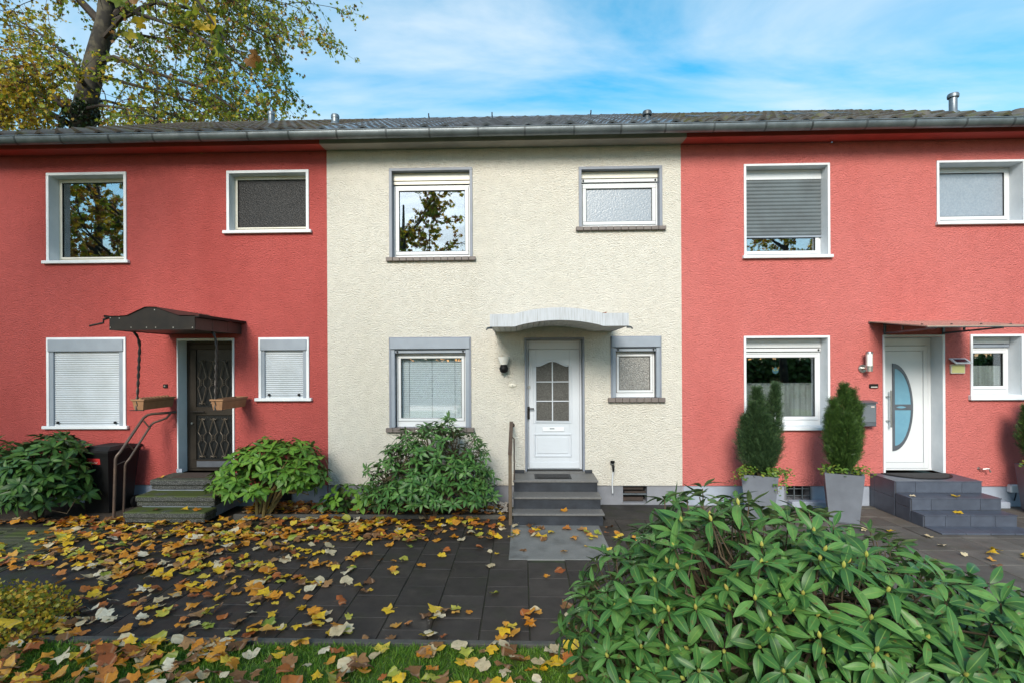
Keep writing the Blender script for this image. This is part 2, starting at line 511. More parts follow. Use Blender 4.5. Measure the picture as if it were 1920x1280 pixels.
def slab_mat(name, c1, c2, moss, mossamt, rough=.65):
    t = NT(name); p = t.pos()
    c = t.mix(t.ramp(t.noise(p, 4.5, 6), [(.3, 0.0), (.7, 1.0)]), c1, c2)
    c = t.mix(t.ramp(t.noise(p, 120, 2), [(.45, 0.0), (.8, .5)]), c, tuple(min(1, x * 2.0) for x in c1[:3]) + (1,))
    r = t.n('ShaderNodeObjectInfo').outputs['Random']
    f = t.math('MULTIPLY_ADD', r, .45); t.t.nodes[-1].inputs[2].default_value = .78
    c = t.mix(1.0, c, f, 'MULTIPLY')
    if mossamt: c = t.mix(t.ramp(t.noise(p, 3.0, 6), [(.52, 0.0), (.66, mossamt)]), c, moss)
    rr = t.ramp(t.noise(p, 3.1, 3), [(.35, rough - .12), (.65, rough + .15)])
    return t.done(t.bsdf(c, rr, 0, .4, t.bump(t.noise(p, 160, 3), .3, .006)))
M['slab_dark'] = slab_mat('dark damp paving slab', lin(.021, .0175, .0155), lin(.037, .031, .027), lin(.022, .026, .010), .35)
M['slab_grey'] = slab_mat('grey paving slab', lin(.070, .064, .057), lin(.105, .096, .084), lin(.045, .048, .024), .35)
M['slab_pale'] = slab_mat('pale damp concrete slab', lin(.125, .128, .125), lin(.17, .172, .165), lin(.05, .05, .045), .5)
M['slab_moss'] = slab_mat('mossy paver', lin(.035, .036, .026), lin(.055, .06, .028), lin(.045, .065, .012), .9, .8)
M['asphalt'] = slab_mat('dark damp ground', lin(.016, .0155, .015), lin(.028, .025, .022), lin(.02, .027, .008), .6, .7)
M['joint'] = pm('mossy joint', lin(.018, .018, .012), lin(.03, .045, .012), 7, .95, .4, 60)
M['kerb'] = pm('concrete edging', lin(.055, .055, .05), lin(.085, .08, .07), 8, .85, .4, 50)
M['ground'] = pm('dark earth', lin(.03, .028, .018), lin(.04, .05, .018), 3, .95, .6, 20)
M['lawn'] = pm('turf', lin(.045, .085, .012), lin(.065, .12, .016), 5, .9, .6, 40)
M['bark'] = pm('plane tree bark', lin(.062, .055, .038), lin(.018, .016, .013), 3.2, .9, .8, 9, lo=.42, hi=.56)
M['bark_dark'] = pm('dark twig bark', lin(.045, .035, .028), lin(.03, .025, .02), 6, .9)
M['stem'] = pm('shrub stem', lin(.09, .065, .035), lin(.05, .036, .022), 12, .85)
M['stem_yellow'] = pm('pale shrub stem', lin(.22, .16, .05), lin(.13, .10, .04), 12, .8)
M['bud'] = pm('yellow green bud', lin(.33, .36, .07), lin(.30, .24, .06), 30, .5)

def terrazzo(name, moss):
    t = NT(name); p = t.pos()
    v = t.n('ShaderNodeTexVoronoi'); v.inputs['Scale'].default_value = 75; t.l(p, v.inputs['Vector'])
    c = t.ramp(v.outputs['Distance'], [(.15, (.19, .19, .18, 1)), (.5, (.035, .037, .039, 1))])
    geo = t.n('ShaderNodeNewGeometry'); sp = t.n('ShaderNodeSeparateXYZ'); t.l(geo.outputs['Normal'], sp.inputs[0])
    up = t.ramp(sp.outputs['Z'], [(.2, .12), (.8, 1.0)])
    ms = t.math('MULTIPLY', t.ramp(t.noise(p, 5, 5), [(.28, 0.0), (.48, moss)]), up)
    c = t.mix(ms, c, lin(.055, .075, .012))
    return t.done(t.bsdf(c, .85, 0, .3, t.bump(t.noise(p, 90, 3), .4, .01)))
M['terrazzo'] = terrazzo('mossy exposed aggregate', .95)
M['terrazzo_top'] = terrazzo('exposed aggregate', .25)

def leaf_mat(name, stops, rough=.4, spec=.5, vein=None, trans=.22, spots=None, back=None):
    """leaf: tone varies leaf by leaf; a pale midrib along the middle of the UV map"""
    t = NT(name)
    geo = t.n('ShaderNodeNewGeometry')
    r = t.math('FRACT', t.math('ADD', geo.outputs['Random Per Island'], t.n('ShaderNodeObjectInfo').outputs['Random']))
    c = t.ramp(r, stops)
    p = geo.outputs['Position']
    mot = t.ramp(t.noise(p, 22, 3), [(.3, (.8, .8, .8, 1)), (.7, (1.12, 1.12, 1.12, 1))])
    c = t.mix(1.0, c, mot, 'MULTIPLY')
    if spots: c = t.mix(t.ramp(t.noise(p, 38, 3), [(.61, 0.0), (.69, .75)]), c, spots)
    if vein:
        uv = t.n('ShaderNodeUVMap'); sp = t.n('ShaderNodeSeparateXYZ'); t.l(uv.outputs[0], sp.inputs[0])
        a = t.math('ABSOLUTE', sp.outputs['Y'])
        c = t.mix(t.ramp(a, [(.02, .7), (.06, 0.0)]), c, vein)
    if back: c = t.mix(geo.outputs['Backfacing'], c, back)
    b = t.bsdf(c, rough, 0, spec)
    tr = t.n('ShaderNodeBsdfTranslucent'); t.l(c, tr.inputs['Color'])
    m = t.n('ShaderNodeMixShader'); m.inputs[0].default_value = trans
    t.l(b, m.inputs[1]); t.l(tr.outputs[0], m.inputs[2])
    return t.done(m.outputs[0])
M['rhodo'] = leaf_mat('rhododendron leaf', [(0, (.026, .085, .020, 1)), (.5, (.048, .140, .030, 1)), (1, (.095, .21, .048, 1))], .45, .35, lin(.15, .25, .06), .12, lin(.10, .075, .02), lin(.10, .15, .06))
M['rhodo_dark'] = leaf_mat('dark rhododendron leaf', [(0, (.018, .055, .012, 1)), (.6, (.032, .088, .016, 1)), (1, (.06, .135, .022, 1))], .46, .35, lin(.08, .15, .035), .12, None, lin(.07, .11, .04))
M['rhodo_light'] = leaf_mat('light rhododendron leaf', [(0, (.045, .12, .014, 1)), (.5, (.085, .20, .02, 1)), (1, (.14, .27, .03, 1))], .46, .35, lin(.20, .30, .06), .15, None, lin(.12, .17, .05))
M['yew'] = leaf_mat('yew needle', [(0, (.012, .032, .014, 1)), (.6, (.030, .068, .026, 1)), (1, (.08, .14, .05, 1))], .5, .4, None, .1)
M['yew_olive'] = leaf_mat('olive yew needle', [(0, (.014, .038, .009, 1)), (.6, (.036, .082, .016, 1)), (1, (.09, .165, .032, 1))], .5, .4, None, .1)
M['trail'] = leaf_mat('trailing plant leaf', [(0, (.06, .13, .02, 1)), (.6, (.12, .21, .03, 1)), (1, (.25, .26, .04, 1))], .5, .4, None, .2)
M['grass'] = leaf_mat('grass blade', [(0, (.06, .15, .012, 1)), (.6, (.10, .23, .016, 1)), (1, (.20, .30, .04, 1))], .5, .4, None, .25)
M['fern'] = leaf_mat('fern frond', [(0, (.05, .14, .02, 1)), (1, (.10, .22, .03, 1))], .5, .4, None, .25)
M['ivy'] = leaf_mat('ivy leaf', [(0, (.012, .03, .008, 1)), (1, (.03, .065, .014, 1))], .35, .5, None, .1)
M['small_yellow'] = leaf_mat('small yellow green leaf', [(0, (.09, .14, .015, 1)), (.4, (.30, .28, .025, 1)), (.8, (.58, .40, .03, 1)), (1, (.45, .20, .03, 1))], .5, .4, None, .2)

LEAFC = ['yellow', 'orange', 'brown', 'cream', 'lime', 'rust']
M['leaf_yellow'] = leaf_mat('yellow fallen leaf', [(0, (.58, .36, .015, 1)), (.6, (.72, .46, .02, 1)), (1, (.66, .52, .07, 1))], .55, .4, lin(.55, .38, .1), .2, lin(.35, .18, .03))
M['leaf_orange'] = leaf_mat('orange fallen leaf', [(0, (.50, .18, .012, 1)), (.6, (.62, .26, .02, 1)), (1, (.66, .36, .07, 1))], .55, .4, lin(.5, .3, .12), .2, lin(.22, .08, .02))
M['leaf_brown'] = leaf_mat('brown fallen leaf', [(0, (.12, .055, .022, 1)), (.6, (.21, .10, .035, 1)), (1, (.34, .185, .075, 1))], .6, .35, lin(.35, .22, .14), .12, lin(.08, .04, .02))
M['leaf_cream'] = leaf_mat('pale fallen leaf', [(0, (.48, .38, .22, 1)), (.6, (.58, .49, .32, 1)), (1, (.66, .60, .46, 1))], .65, .3, lin(.5, .4, .25), .15, lin(.35, .24, .12))
M['leaf_lime'] = leaf_mat('yellow green fallen leaf', [(0, (.17, .24, .03, 1)), (.6, (.34, .36, .05, 1)), (1, (.46, .42, .06, 1))], .55, .4, lin(.45, .42, .15), .2, lin(.22, .14, .03))
M['leaf_rust'] = leaf_mat('rust red fallen leaf', [(0, (.26, .07, .018, 1)), (.6, (.40, .12, .025, 1)), (1, (.50, .19, .04, 1))], .6, .35, lin(.4, .2, .1), .15, lin(.10, .035, .02))
M['crown_green'] = leaf_mat('plane leaf, green', [(0, (.11, .16, .015, 1)), (.6, (.20, .27, .025, 1)), (1, (.34, .36, .04, 1))], .5, .4, None, .5)
M['crown_yellow'] = leaf_mat('plane leaf, yellow', [(0, (.40, .28, .02, 1)), (.6, (.58, .40, .025, 1)), (1, (.48, .42, .05, 1))], .5, .4, None, .5)
M['crown_brown'] = leaf_mat('plane leaf, brown', [(0, (.12, .07, .025, 1)), (.6, (.26, .12, .03, 1)), (1, (.34, .17, .05, 1))], .5, .4, None, .45)

def curtain_mat():
    t = NT('sheer curtain'); p = t.pos()
    v = t.noise(t.mapping(p, (26, 1, 1.2)), 1.0, 3)
    c = t.ramp(v, [(.3, (.40, .42, .42, 1)), (.7, (.66, .68, .68, 1))])
    d = t.bsdf(c, .9, 0, .1); tr = t.n('ShaderNodeBsdfTransparent')
    m = t.n('ShaderNodeMixShader'); m.inputs[0].default_value = .72
    t.l(tr.outputs[0], m.inputs[1]); t.l(d, m.inputs[2])
    return t.done(m.outputs[0])
M['curtain'] = curtain_mat()
def canopy_white():
    t = NT('streaked white sheet'); p = t.pos()
    st = t.ramp(t.noise(t.mapping(p, (75, 1, 4)), 1.0, 6), [(.45, 0.0), (.78, .6)])
    c = t.mix(st, lin(.43, .46, .505), lin(.19, .195, .185))
    return t.done(t.bsdf(c, .45, 0, .4))
M['canopy_white'] = canopy_white()
M['soffit'] = pm('white soffit plank', lin(.62, .62, .60), lin(.52, .52, .50), 4, .5)
# ------------------------------------------------------------------ ground and paving
rng = np.random.default_rng(7)
random.seed(7)
def structure(mb, name, mat):
    o = mb.build(name, mat); tag(o, kind='structure'); return o
structure(MB().box(-400, 400, -400, 400, -.6, -.045), 'ground', M['ground'])
LAWN_Y = -4.12
structure(MB().box(-30, 30, -16, LAWN_Y, -.3, -.004), 'lawn', M['lawn'])
structure(MB().box(-40, 40, -19.5, -16.004, -.3, -.03), 'road', M['asphalt'])
XL, XW0, XW1, XR = -8.85, at(614, 600).x, at(1278, 600).x, 8.32

def slab_mesh(name, w, d, h, mat):
    return MB().box(-w / 2, w / 2, -d / 2, d / 2, -h, 0, .006).mesh(name, mat)
def paving(name, base_mat, x0, x1, y0, y1, sx, sy, ox, oy, mat, stagger, piece, gap=.007, skip=None, zt=0.0):
    o = structure(MB().box(x0, x1, y0, y1, -.2, zt - .012), name, base_mat)
    me = {}
    i0 = math.floor((x0 - ox) / sx); i = i0
    while ox + i * sx < x1 - .02:
        a, b = max(ox + i * sx, x0), min(ox + (i + 1) * sx, x1)
        oyy = oy + (stagger * sy if i % 2 else 0)
        j = math.floor((y0 - oyy) / sy)
        while oyy + j * sy < y1 - .02:
            c, d = max(oyy + j * sy, y0), min(oyy + (j + 1) * sy, y1)
            j += 1
            if b - a < .06 or d - c < .05: continue
            if skip and skip(a, b, c, d): continue
            k = (round(b - a, 2), round(d - c, 2))
            if k not in me: me[k] = slab_mesh(piece, b - a - gap, d - c - gap, .045, mat)
            s = link_mesh(piece, me[k], o)
            s.location = ((a + b) / 2, (c + d) / 2, zt + random.uniform(-.003, .003))
            s.rotation_euler = (random.uniform(-.004, .004), random.uniform(-.004, .004), 0)
        i += 1
    return o
PLATE = (-.165, 1.06, -2.29, -1.08)
def under_plate(a, b, c, d):
    return a > PLATE[0] - .2 and b < PLATE[1] + .2 and c > PLATE[2] - .22
paving('garden_path', M['joint'], -3.6, 2.55, -4.05, -.76, .4225, .43, .055, -.22, M['slab_dark'], .5, 'paving_slab', skip=under_plate)
op = structure(MB().box(PLATE[0], PLATE[1], PLATE[2], PLATE[3] + .3, -.1, .004, .006), 'concrete_landing', M['slab_pale'])
paving('neighbour_path', M['joint'], 2.56, 9.4, -4.05, -.005, .446, .446, 5.63, -1.035, M['slab_grey'], 0.0, 'paving_slab')
structure(MB().box(-14, -3.604, -4.05, -.9, -.2, -.006), 'side_path', M['asphalt'])
paving('mossy_path', M['joint'], -9.5, -5.75, -2.75, -1.25, .62, .125, -9.5, -2.75, M['slab_moss'], .5, 'paver', .012, zt=.012)
structure(MB().box(-14, 9.4, LAWN_Y + .003, -4.053, -.2, .022, .006), 'path_edging', M['kerb'])
# planting bed in front of the cream and the red house, behind a low edging
bed = MB()
bed.box(-3.5, -.22, -.70, -.002, -.2, .02); bed.box(-14, -5.75, -.895, -.002, -.2, .012); bed.box(-4.3, -3.504, -.695, -.002, -.2, .015)
structure(bed, 'planting_bed', M['soil'])
structure(MB().box(1.2, 2.545, -.755, -.002, -.2, .004), 'wall_strip', M['asphalt'])
structure(MB().box(-4.28, -.24, -.755, -.703, -.2, .05, .008), 'bed_edging', M['kerb'])

# ------------------------------------------------------------------ houses
Z_PL = at(960, 909).z                      # top of the plinth
Z_COVE = at(960, 276).z
GUT_Y = -.30
LIP_Z = at(755, 240.5, -.53).z             # front lip of the gutter
EAVE = Vector((0, -.40, LIP_Z + .012))
RIDGE = Vector((0, 5.0, at(760, 223, 5.0).z - .08))
SL = (RIDGE - EAVE); SLEN = SL.length; SDIR = SL.normalized(); SNRM = Vector((0, -SDIR.z, SDIR.y))

def wall_with_holes(x0, x1, z0, z1, holes):
    xs = sorted({x0, x1, *[h[0] for h in holes], *[h[1] for h in holes]})
    zs = sorted({z0, z1, *[h[2] for h in holes], *[h[3] for h in holes]})
    xs = [x for x in xs if x0 <= x <= x1]; zs = [z for z in zs if z0 <= z <= z1]
    mb = MB()
    for i in range(len(xs) - 1):
        for j in range(len(zs) - 1):
            cx, cz = (xs[i] + xs[i + 1]) / 2, (zs[j] + zs[j + 1]) / 2
            if any(h[0] < cx < h[1] and h[2] < cz < h[3] for h in holes): continue
            mb.quad((xs[i], 0, zs[j]), (xs[i + 1], 0, zs[j]), (xs[i + 1], 0, zs[j + 1]), (xs[i], 0, zs[j + 1]))
    return mb

def rect(px0, py0, px1, py1):
    a, b, c, d = at(px0, py0), at(px1, py0), at(px0, py1), at(px1, py1)
    return ((a.x + c.x) / 2, (b.x + d.x) / 2, (c.z + d.z) / 2, (a.z + b.z) / 2)

def slat_sheet(x0, x1, y, z0, z1, n, bulge):
    mb = MB(); pts = []
    for i in range(n):
        h = (z1 - z0) / n; zb = z0 + i * h
        for t, yy in ((.0, .004), (.10, 0), (.38, -bulge), (.68, -bulge), (.92, 0)):
            pts.append((y + yy, zb + t * h))
    pts.append((y, z1))
    mb.sheet([[(x0, *p) for p in pts], [(x1, *p) for p in pts]])
    return mb

def window(house, R, trim, reveal, frame, tw=.045, d=.17, sill='plain', sill_h=.05, sill_mat=None, sill_over=.05, sill_y=.06,
           box=0.0, box_mat=None, flush=False, shut=0.0, shut_mat=None, n_slats=20, bar=False, pane=None, fw=.045, sw=.055,
           fb=.05, room=True, guides=.05, behind=None, bar_mat=None, stops=False, twb=0.0):
    """a window: surround and reveal; frame, sash, pane, sill, shutter box, shutter and so on are its pieces"""
    x0, x1, zb, z1 = R
    z0 = zb + sill_h
    ox0, ox1, oz0, oz1 = x0 + tw, x1 - tw, z0 + twb, z1 - tw
    mb = MB().ring(x0, x1, z0, z1, -.02, .003, tw, tw, twb, tw, .003)
    mb.box(ox0 - .03, ox0, .004, d + .07, oz0, oz1); mb.box(ox1, ox1 + .03, .004, d + .07, oz0, oz1)
    mb.box(ox0 - .03, ox1 + .03, .004, d + .07, oz1, oz1 + .03)
    mb.box(ox0 - .03, ox1 + .03, .004, d + .07, oz0 - .03, oz0 - .002)
    w = mb.build('window', trim, house)
    if sill == 'tiles':
        n = max(4, round((x1 - x0 + 2 * sill_over) / .115)); W = (x1 - x0 + 2 * sill_over) / n
        me = MB().box(-W / 2 + .002, W / 2 - .002, -sill_y, .05, 0, sill_h, .006).mesh('sill_tile', sill_mat)
        for i in range(n):
            s = link_mesh('sill_tile', me, w)
            p = Vector((x0 - sill_over + (i + .5) * W, 0, zb)) - WL[w.name]
            s.location = p; s.rotation_euler = (random.uniform(-.004, .004), 0, random.uniform(-.006, .006))
    else:
        MB().box(x0 - sill_over, x1 + sill_over, -sill_y, .002, zb, z0, .006).box(ox0, ox1, .003, d + .02, zb + .01, z0 + .006).build('sill', sill_mat, w)
    top = oz1
    if box > 0:
        if flush:
            MB().box(ox0 - .012, ox1 + .012, -.035, .08, oz1 - box, oz1 + .012, .008).build('shutter_box', box_mat, w)
            g = MB().box(ox0, ox0 + guides, -.012, .06, oz0 + .002, oz1 - box - .001, .004)
            g2 = MB().box(ox1 - guides, ox1, -.012, .06, oz0 + .002, oz1 - box - .001, .004)
            g.build('guide_rail', box_mat, w); g2.build('guide_rail', box_mat, w)
        else:
            MB().box(ox0 + .001, ox1 - .001, d - .035, d + .06, oz1 - box, oz1 - .001, .005).build('shutter_box', box_mat, w)
        top = oz1 - box
    gx0, gx1 = (ox0 + guides, ox1 - guides) if flush else (ox0, ox1)
    if bar:
        yb = .012 if flush else d - .03
        MB().box(gx0 + .004, gx1 - .004, yb, yb + .018, top - .062, top - .012, .003).build('shutter_end_bar', bar_mat or box_mat, w)
        if stops:
            for xx in (gx0 + .04, gx1 - .04):
                MB().lathe([(.012, 0), (.016, .012), (.009, .02)], (xx, yb - .02, top - .036), 8, 'y').build('shutter_stop', M['black_plastic'], w)
    if shut > 0:
        ys = .02 if flush else d - .02
        zt = top; zbm = zt - (zt - oz0) * shut
        sh = slat_sheet(gx0 + .002, gx1 - .002, ys, zbm + .03, zt - .001, n_slats, .008).build('shutter', shut_mat, w, smooth=False)
        MB().box(gx0 + .003, gx1 - .003, ys - .012, ys + .012, zbm, zbm + .028, .003).build('shutter_end_bar', bar_mat or shut_mat, w)
        if stops:
            for xx in (gx0 + .07, gx1 - .07):
                MB().lathe([(.020, 0), (.022, .02), (.010, .03)], (xx, ys - .042, zbm + .05), 8, 'y').build('shutter_stop', M['black_plastic'], w)
    if shut < 1:
        fx0, fx1, fz0, fz1 = gx0 if flush else ox0, gx1 if flush else ox1, oz0, top - (.07 if bar else 0)
        yf = d if not flush else max(d, .08)
        MB().ring(fx0, fx1, fz0, fz1, yf, yf + .06, fw * .6, fw * .6, fb, fw * .6, .004).build('frame', frame, w)
        a = fw * .6 + .004
        MB().ring(fx0 + a, fx1 - a, fz0 + fb + .004, fz1 - a, yf - .014, yf + .05, sw, sw, sw, sw, .006).build('sash', frame, w)
        px0, px1, pz0, pz1 = fx0 + a + sw, fx1 - a - sw, fz0 + fb + .004 + sw, fz1 - a - sw
        MB().ring(px0, px1, pz0, pz1, yf - .006, yf + .02, .006).build('gasket', M['black_plastic'], w)
        MB().box(px0 + .002, px1 - .002, yf + .012, yf + .018, pz0 + .002, pz1 - .002).build('pane', pane, w)
        if behind: behind(w, px0, px1, pz0, pz1, yf)
        if room:
            rb = MB(); X0, X1, Y0, Y1, Z0, Z1 = fx0 - .5, fx1 + .5, yf + .062, yf + 2.2, fz0 - .7, fz1 + .35
            rb.quad((X0, Y1, Z0), (X1, Y1, Z0), (X1, Y1, Z1), (X0, Y1, Z1))
            rb.quad((X0, Y0, Z0), (X0, Y1, Z0), (X0, Y1, Z1), (X0, Y0, Z1)); rb.quad((X1, Y1, Z0), (X1, Y0, Z0), (X1, Y0, Z1), (X1, Y1, Z1))
            rb.quad((X0, Y0, Z0), (X1, Y0, Z0), (X1, Y1, Z0), (X0, Y1, Z0)); rb.quad((X0, Y0, Z1), (X0, Y1, Z1), (X1, Y1, Z1), (X1, Y0, Z1))
            rb.build('room', M['room'], w)
    return (ox0, ox1, oz0, oz1)

def tile_mesh(name, w, l, mat):
    prof = [(-.5, .000), (-.42, .020), (-.30, .050), (-.16, .060), (-.02, .044), (.10, .014), (.26, .002), (.42, .004), (.5, .014)]
    mb = MB(); rows = []
    for v, dz in ((0, .030), (0, .042), (1, .008)):
        rows.append([(u * w, v * l, z + dz) for u, z in prof])
    rows[0] = [(x, y, z - .020) for x, y, z in rows[0]]
    mb.sheet(rows)
    return mb.mesh(name, mat)

def roof(house, x0, x1, tmat, ridge_mat):
    mb = MB()
    e, r = EAVE, RIDGE
    mb.quad((x0, e.y, e.z - .02), (x1, e.y, e.z - .02), (x1, r.y, r.z - .02), (x0, r.y, r.z - .02))
    mb.quad((x0, r.y, r.z - .02), (x1, r.y, r.z - .02), (x1, 2 * r.y - e.y, e.z - .02), (x0, 2 * r.y - e.y, e.z - .02))
    ro = mb.build('roof', tmat, house)
    nc, nr = 18, 16
    w, l = (x1 - x0) / nc, SLEN / nr
    me = tile_mesh('roof_tile', w * 1.01, l * 1.10, tmat)
    for i in range(nc):
        for j in range(nr):
            p = EAVE + SDIR * (j * l - .04)
            m = Matrix.Identity(4)
            for k in range(3):
                m[k][0] = (1, 0, 0)[k]; m[k][1] = SDIR[k]; m[k][2] = SNRM[k]
                m[k][3] = (x0 + (i + .5) * w, p.y, p.z)[k] - WL[ro.name][k]
            m = m @ Matrix.Rotation(random.uniform(-.012, .012), 4, 'Z') @ Matrix.Rotation(random.uniform(-.006, .01), 4, 'X')
            t = link_mesh('roof_tile', me, ro); t.matrix_local = m
    rm = []
    L = .36; n = int((x1 - x0) / L)
    L = (x1 - x0) / n
    mbr = MB(); arc = [(math.cos(a) * .11, math.sin(a) * .085) for a in np.linspace(0, math.pi, 7)]
    mbr.sheet([[(-L * .52, y, z) for y, z in arc], [(L * .5, y * .9, z * .9) for y, z in arc]])
    rme = mbr.mesh('ridge_tile', ridge_mat)
    for i in range(n):
        t = link_mesh('ridge_tile', rme, ro)
        t.location = Vector((x0 + (i + .5) * L, RIDGE.y, RIDGE.z + .0 + random.uniform(-.004, .006))) - WL[ro.name]
    return ro

def on_roof(x, s):
    p = EAVE + SDIR * s; return Vector((x, p.y, p.z)) + SNRM * .03

def eaves(house, x0, x1, cove_mat, seams):
    # cove under the eaves
    prof = [(0.0, Z_COVE - .012)]
    zc = EAVE.z - .13
    for a in np.linspace(0, math.pi / 2, 7):
        prof.append((-.012 - .26 * (1 - math.cos(a)), Z_COVE + (zc - Z_COVE) * math.sin(a)))
    prof += [(-.30, zc), (-.30, EAVE.z - .005), (-.27, EAVE.z - .005), (-.27, zc + .03), (0.0, zc + .03)]
    MB().prism(prof, 'x', x0 + .001, x1 - .001).build('cove', cove_mat, house)
    # half-round gutter with folded seams
    gz = LIP_Z - .014; r = .076
    cy = EAVE.y - .045
    gp = [(cy + r, gz + .02)] + [(cy + r * math.cos(a), gz - .0 - r * 1.24 * math.sin(a)) for a in np.linspace(0, math.pi, 11)] + [(cy - r, gz + .012)]
    inner = [(cy - r + .004, gz + .012)] + [(cy - (r - .005) * math.cos(a), gz - (r - .005) * 1.18 * math.sin(a)) for a in np.linspace(0, math.pi, 9)]
    g = MB().prism(gp + inner, 'x', x0, x1)
    g.tube([(x0, cy - r, gz + .014), (x1, cy - r, gz + .014)], .011, 8)
    go = g.build('gutter', M['zinc'], house, smooth=True)
    sp = [(cy + (r + .004) * math.cos(a), gz - (r * 1.24 + .004) * math.sin(a)) for a in np.linspace(.15, math.pi, 11)]
    si = [(cy - (r - .002) * math.cos(a), gz - (r - .002) * 1.22 * math.sin(a)) for a in np.linspace(0, math.pi - .15, 11)]
    n = max(2, round((x1 - x0) / .72))
    for i in range(n):
        xx = x0 + (i + .5) * (x1 - x0) / n + random.uniform(-.05, .05)
        MB().prism(sp + si, 'x', xx - .014, xx + .014).build('gutter_seam', M['zinc_dark'], go, smooth=True)

def cellar(house, R, bars, d=.22):
    x0, x1, z0, z1 = R
    mb = MB().box(x0 - .02, x0, .02, d, z0, z1).box(x1, x1 + .02, .02, d, z0, z1).box(x0, x1, .02, d, z1, z1 + .02).box(x0, x1, .02, d, z0 - .02, z0)
    w = mb.build('cellar_window', M['plinth_grey'], house)
    MB().box(x0, x1, d, d + .01, z0, z1).build('pane', M['obscure_dark'], w)
    bars(w, x0, x1, z0, z1)
    return w

def house_shell(name, x0, x1, label, wallm, plinthm, covem, tilem, holes, cellar_holes):
    h = root(name, ((x0 + x1) / 2, 0, 0), label, 'house', 'row houses')
    zt = EAVE.z - .12
    w = wall_with_holes(x0, x1, Z_PL, zt, holes).build('wall', wallm, h)
    b = MB()
    Y1 = 2 * RIDGE.y - EAVE.y - .4
    b.quad((x0 + .01, .3, 0), (x0 + .01, Y1, 0), (x0 + .01, Y1, zt), (x0 + .01, .3, zt)); b.quad((x1 - .01, Y1, 0), (x1 - .01, .3, 0), (x1 - .01, .3, zt), (x1 - .01, Y1, zt))
    b.quad((x1, Y1, 0), (x0, Y1, 0), (x0, Y1, zt), (x1, Y1, zt))
    for xx in (x0 + .012, x1 - .012):
        b._add([(xx, .0, zt), (xx, Y1, zt), (xx, RIDGE.y, RIDGE.z - .05)], [(0, 1, 2)])
        b.quad((xx, .002, 0), (xx, .3, 0), (xx, .3, zt), (xx, .002, zt))
    b.build('side_wall', wallm, h)
    pl = wall_with_holes(x0, x1, -.1, Z_PL, cellar_holes)
    pl.v = [(x, y + .025, z) for x, y, z in pl.v]
    pl.quad((x0, 0.0, Z_PL), (x1, 0.0, Z_PL), (x1, .025, Z_PL), (x0, .025, Z_PL))
    pl.build('plinth', plinthm, h)
    eaves(h, x0, x1, covem, None)
    ro = roof(h, x0, x1, tilem, tilem)
    return h, ro

def opening(R, tw, sill_h, twb=0.0):
    return (R[0] + tw, R[1] - tw, R[2] + sill_h + twb, R[3] - tw)

# ---- measured rectangles (surround outside edges)
R1, R2 = rect(88, 324, 238, 495), rect(425.5, 320, 579.5, 438.5)
R3, R4 = rect(88.5, 632.5, 237, 803), rect(485.5, 632.5, 580, 751)
R5, R6 = rect(730, 315.5, 886, 490), rect(1085, 312.5, 1241.5, 433)
R7, R8 = rect(730, 632, 883.5, 809), rect(1145, 630, 1240, 753)
R9, R10 = rect(1394.5, 307.5, 1555.5, 485), rect(1755.5, 301, 1921, 422)
R11, R12 = rect(1394.5, 629.5, 1555.5, 805.5), rect(1818.5, 626.5, 1918.5, 749)
DL, DW, DR = rect(333, 634, 440, 887), rect(984, 632.5, 1096, 882.5), rect(1655, 627.5, 1771, 886)
CL, CW, CR = rect(502, 912, 546, 944), rect(1168.5, 911, 1214, 942), rect(1474, 911, 1522, 937)

# ================================================================== red house with the wrought iron door
hL, roL = house_shell('row_house', XL, XW0, 'dark red roughcast row house with closed pale shutters and black door canopy', M['wall_red_shaded'], M['plinth_blue'], M['cove_red'], M['tile_brown'],
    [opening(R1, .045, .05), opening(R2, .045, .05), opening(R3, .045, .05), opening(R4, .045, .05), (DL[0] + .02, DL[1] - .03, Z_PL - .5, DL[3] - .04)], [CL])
TW, TG = M['trim_white'], M['trim_grey']
window(hL, R1, TW, .2, M['pvc_cream'], d=.17, sill_mat=TW, pane=M['glass_low'], fw=.05, sw=.03, fb=.06)
window(hL, R2, TW, .2, M['pvc_cream'], d=.14, sill_mat=TW, pane=M['obscure_dark'], fw=.05, sw=.025, fb=.06, room=False)
window(hL, R3, TW, .2, M['pvc'], sill_mat=TW, box=.185, box_mat=M['alu_grey'], flush=True, shut=1.0, shut_mat=M['slat_pale'], n_slats=33, stops=True, bar_mat=M['slat_pale'], guides=.07)
window(hL, R4, TW, .2, M['pvc'], sill_mat=TW, box=.165, box_mat=M['alu_grey'], flush=True, shut=1.0, shut_mat=M['slat_pale'], n_slats=22, stops=True, bar_mat=M['slat_pale'], guides=.055)
def no_bars(w, *a): pass
cellar(hL, CL, no_bars)
# door
x0, x1, z0, z1 = DL
dd = .20
dl = MB().box(x0, x0 + .02, -.02, dd + .06, z0, z1, .003).box(x1 - .03, x1, -.02, dd + .06, z0, z1, .003).box(x0 + .02, x1 - .03, -.02, dd + .06, z1 - .04, z1, .003).build('door', TW, hL)
a0, a1, b0, b1 = x0 + .022, x1 - .032, z0 + .005, z1 - .042
MB().ring(a0, a1, b0, b1, dd, dd + .06, .05, .03, .04, .04, .004).build('frame', M['bronze'], dl)
l0, l1, m0, m1 = a0 + .053, a1 - .033, b0 + .043, b1 - .043
zm = at(400, 770, dd).z
MB().ring(l0, l1, m0, m1, dd - .01, dd + .04, .11, .09, .14, .09, .005).box(l0 + .11, l1 - .09, dd - .01, dd + .04, zm - .07, zm + .07, .005).build('leaf_frame', M['bronze'], dl)
MB().box(l0 + .10, l1 - .08, dd + .012, dd + .02, m0 + .13, m1 - .08).build('pane', M['door_dark'], dl)
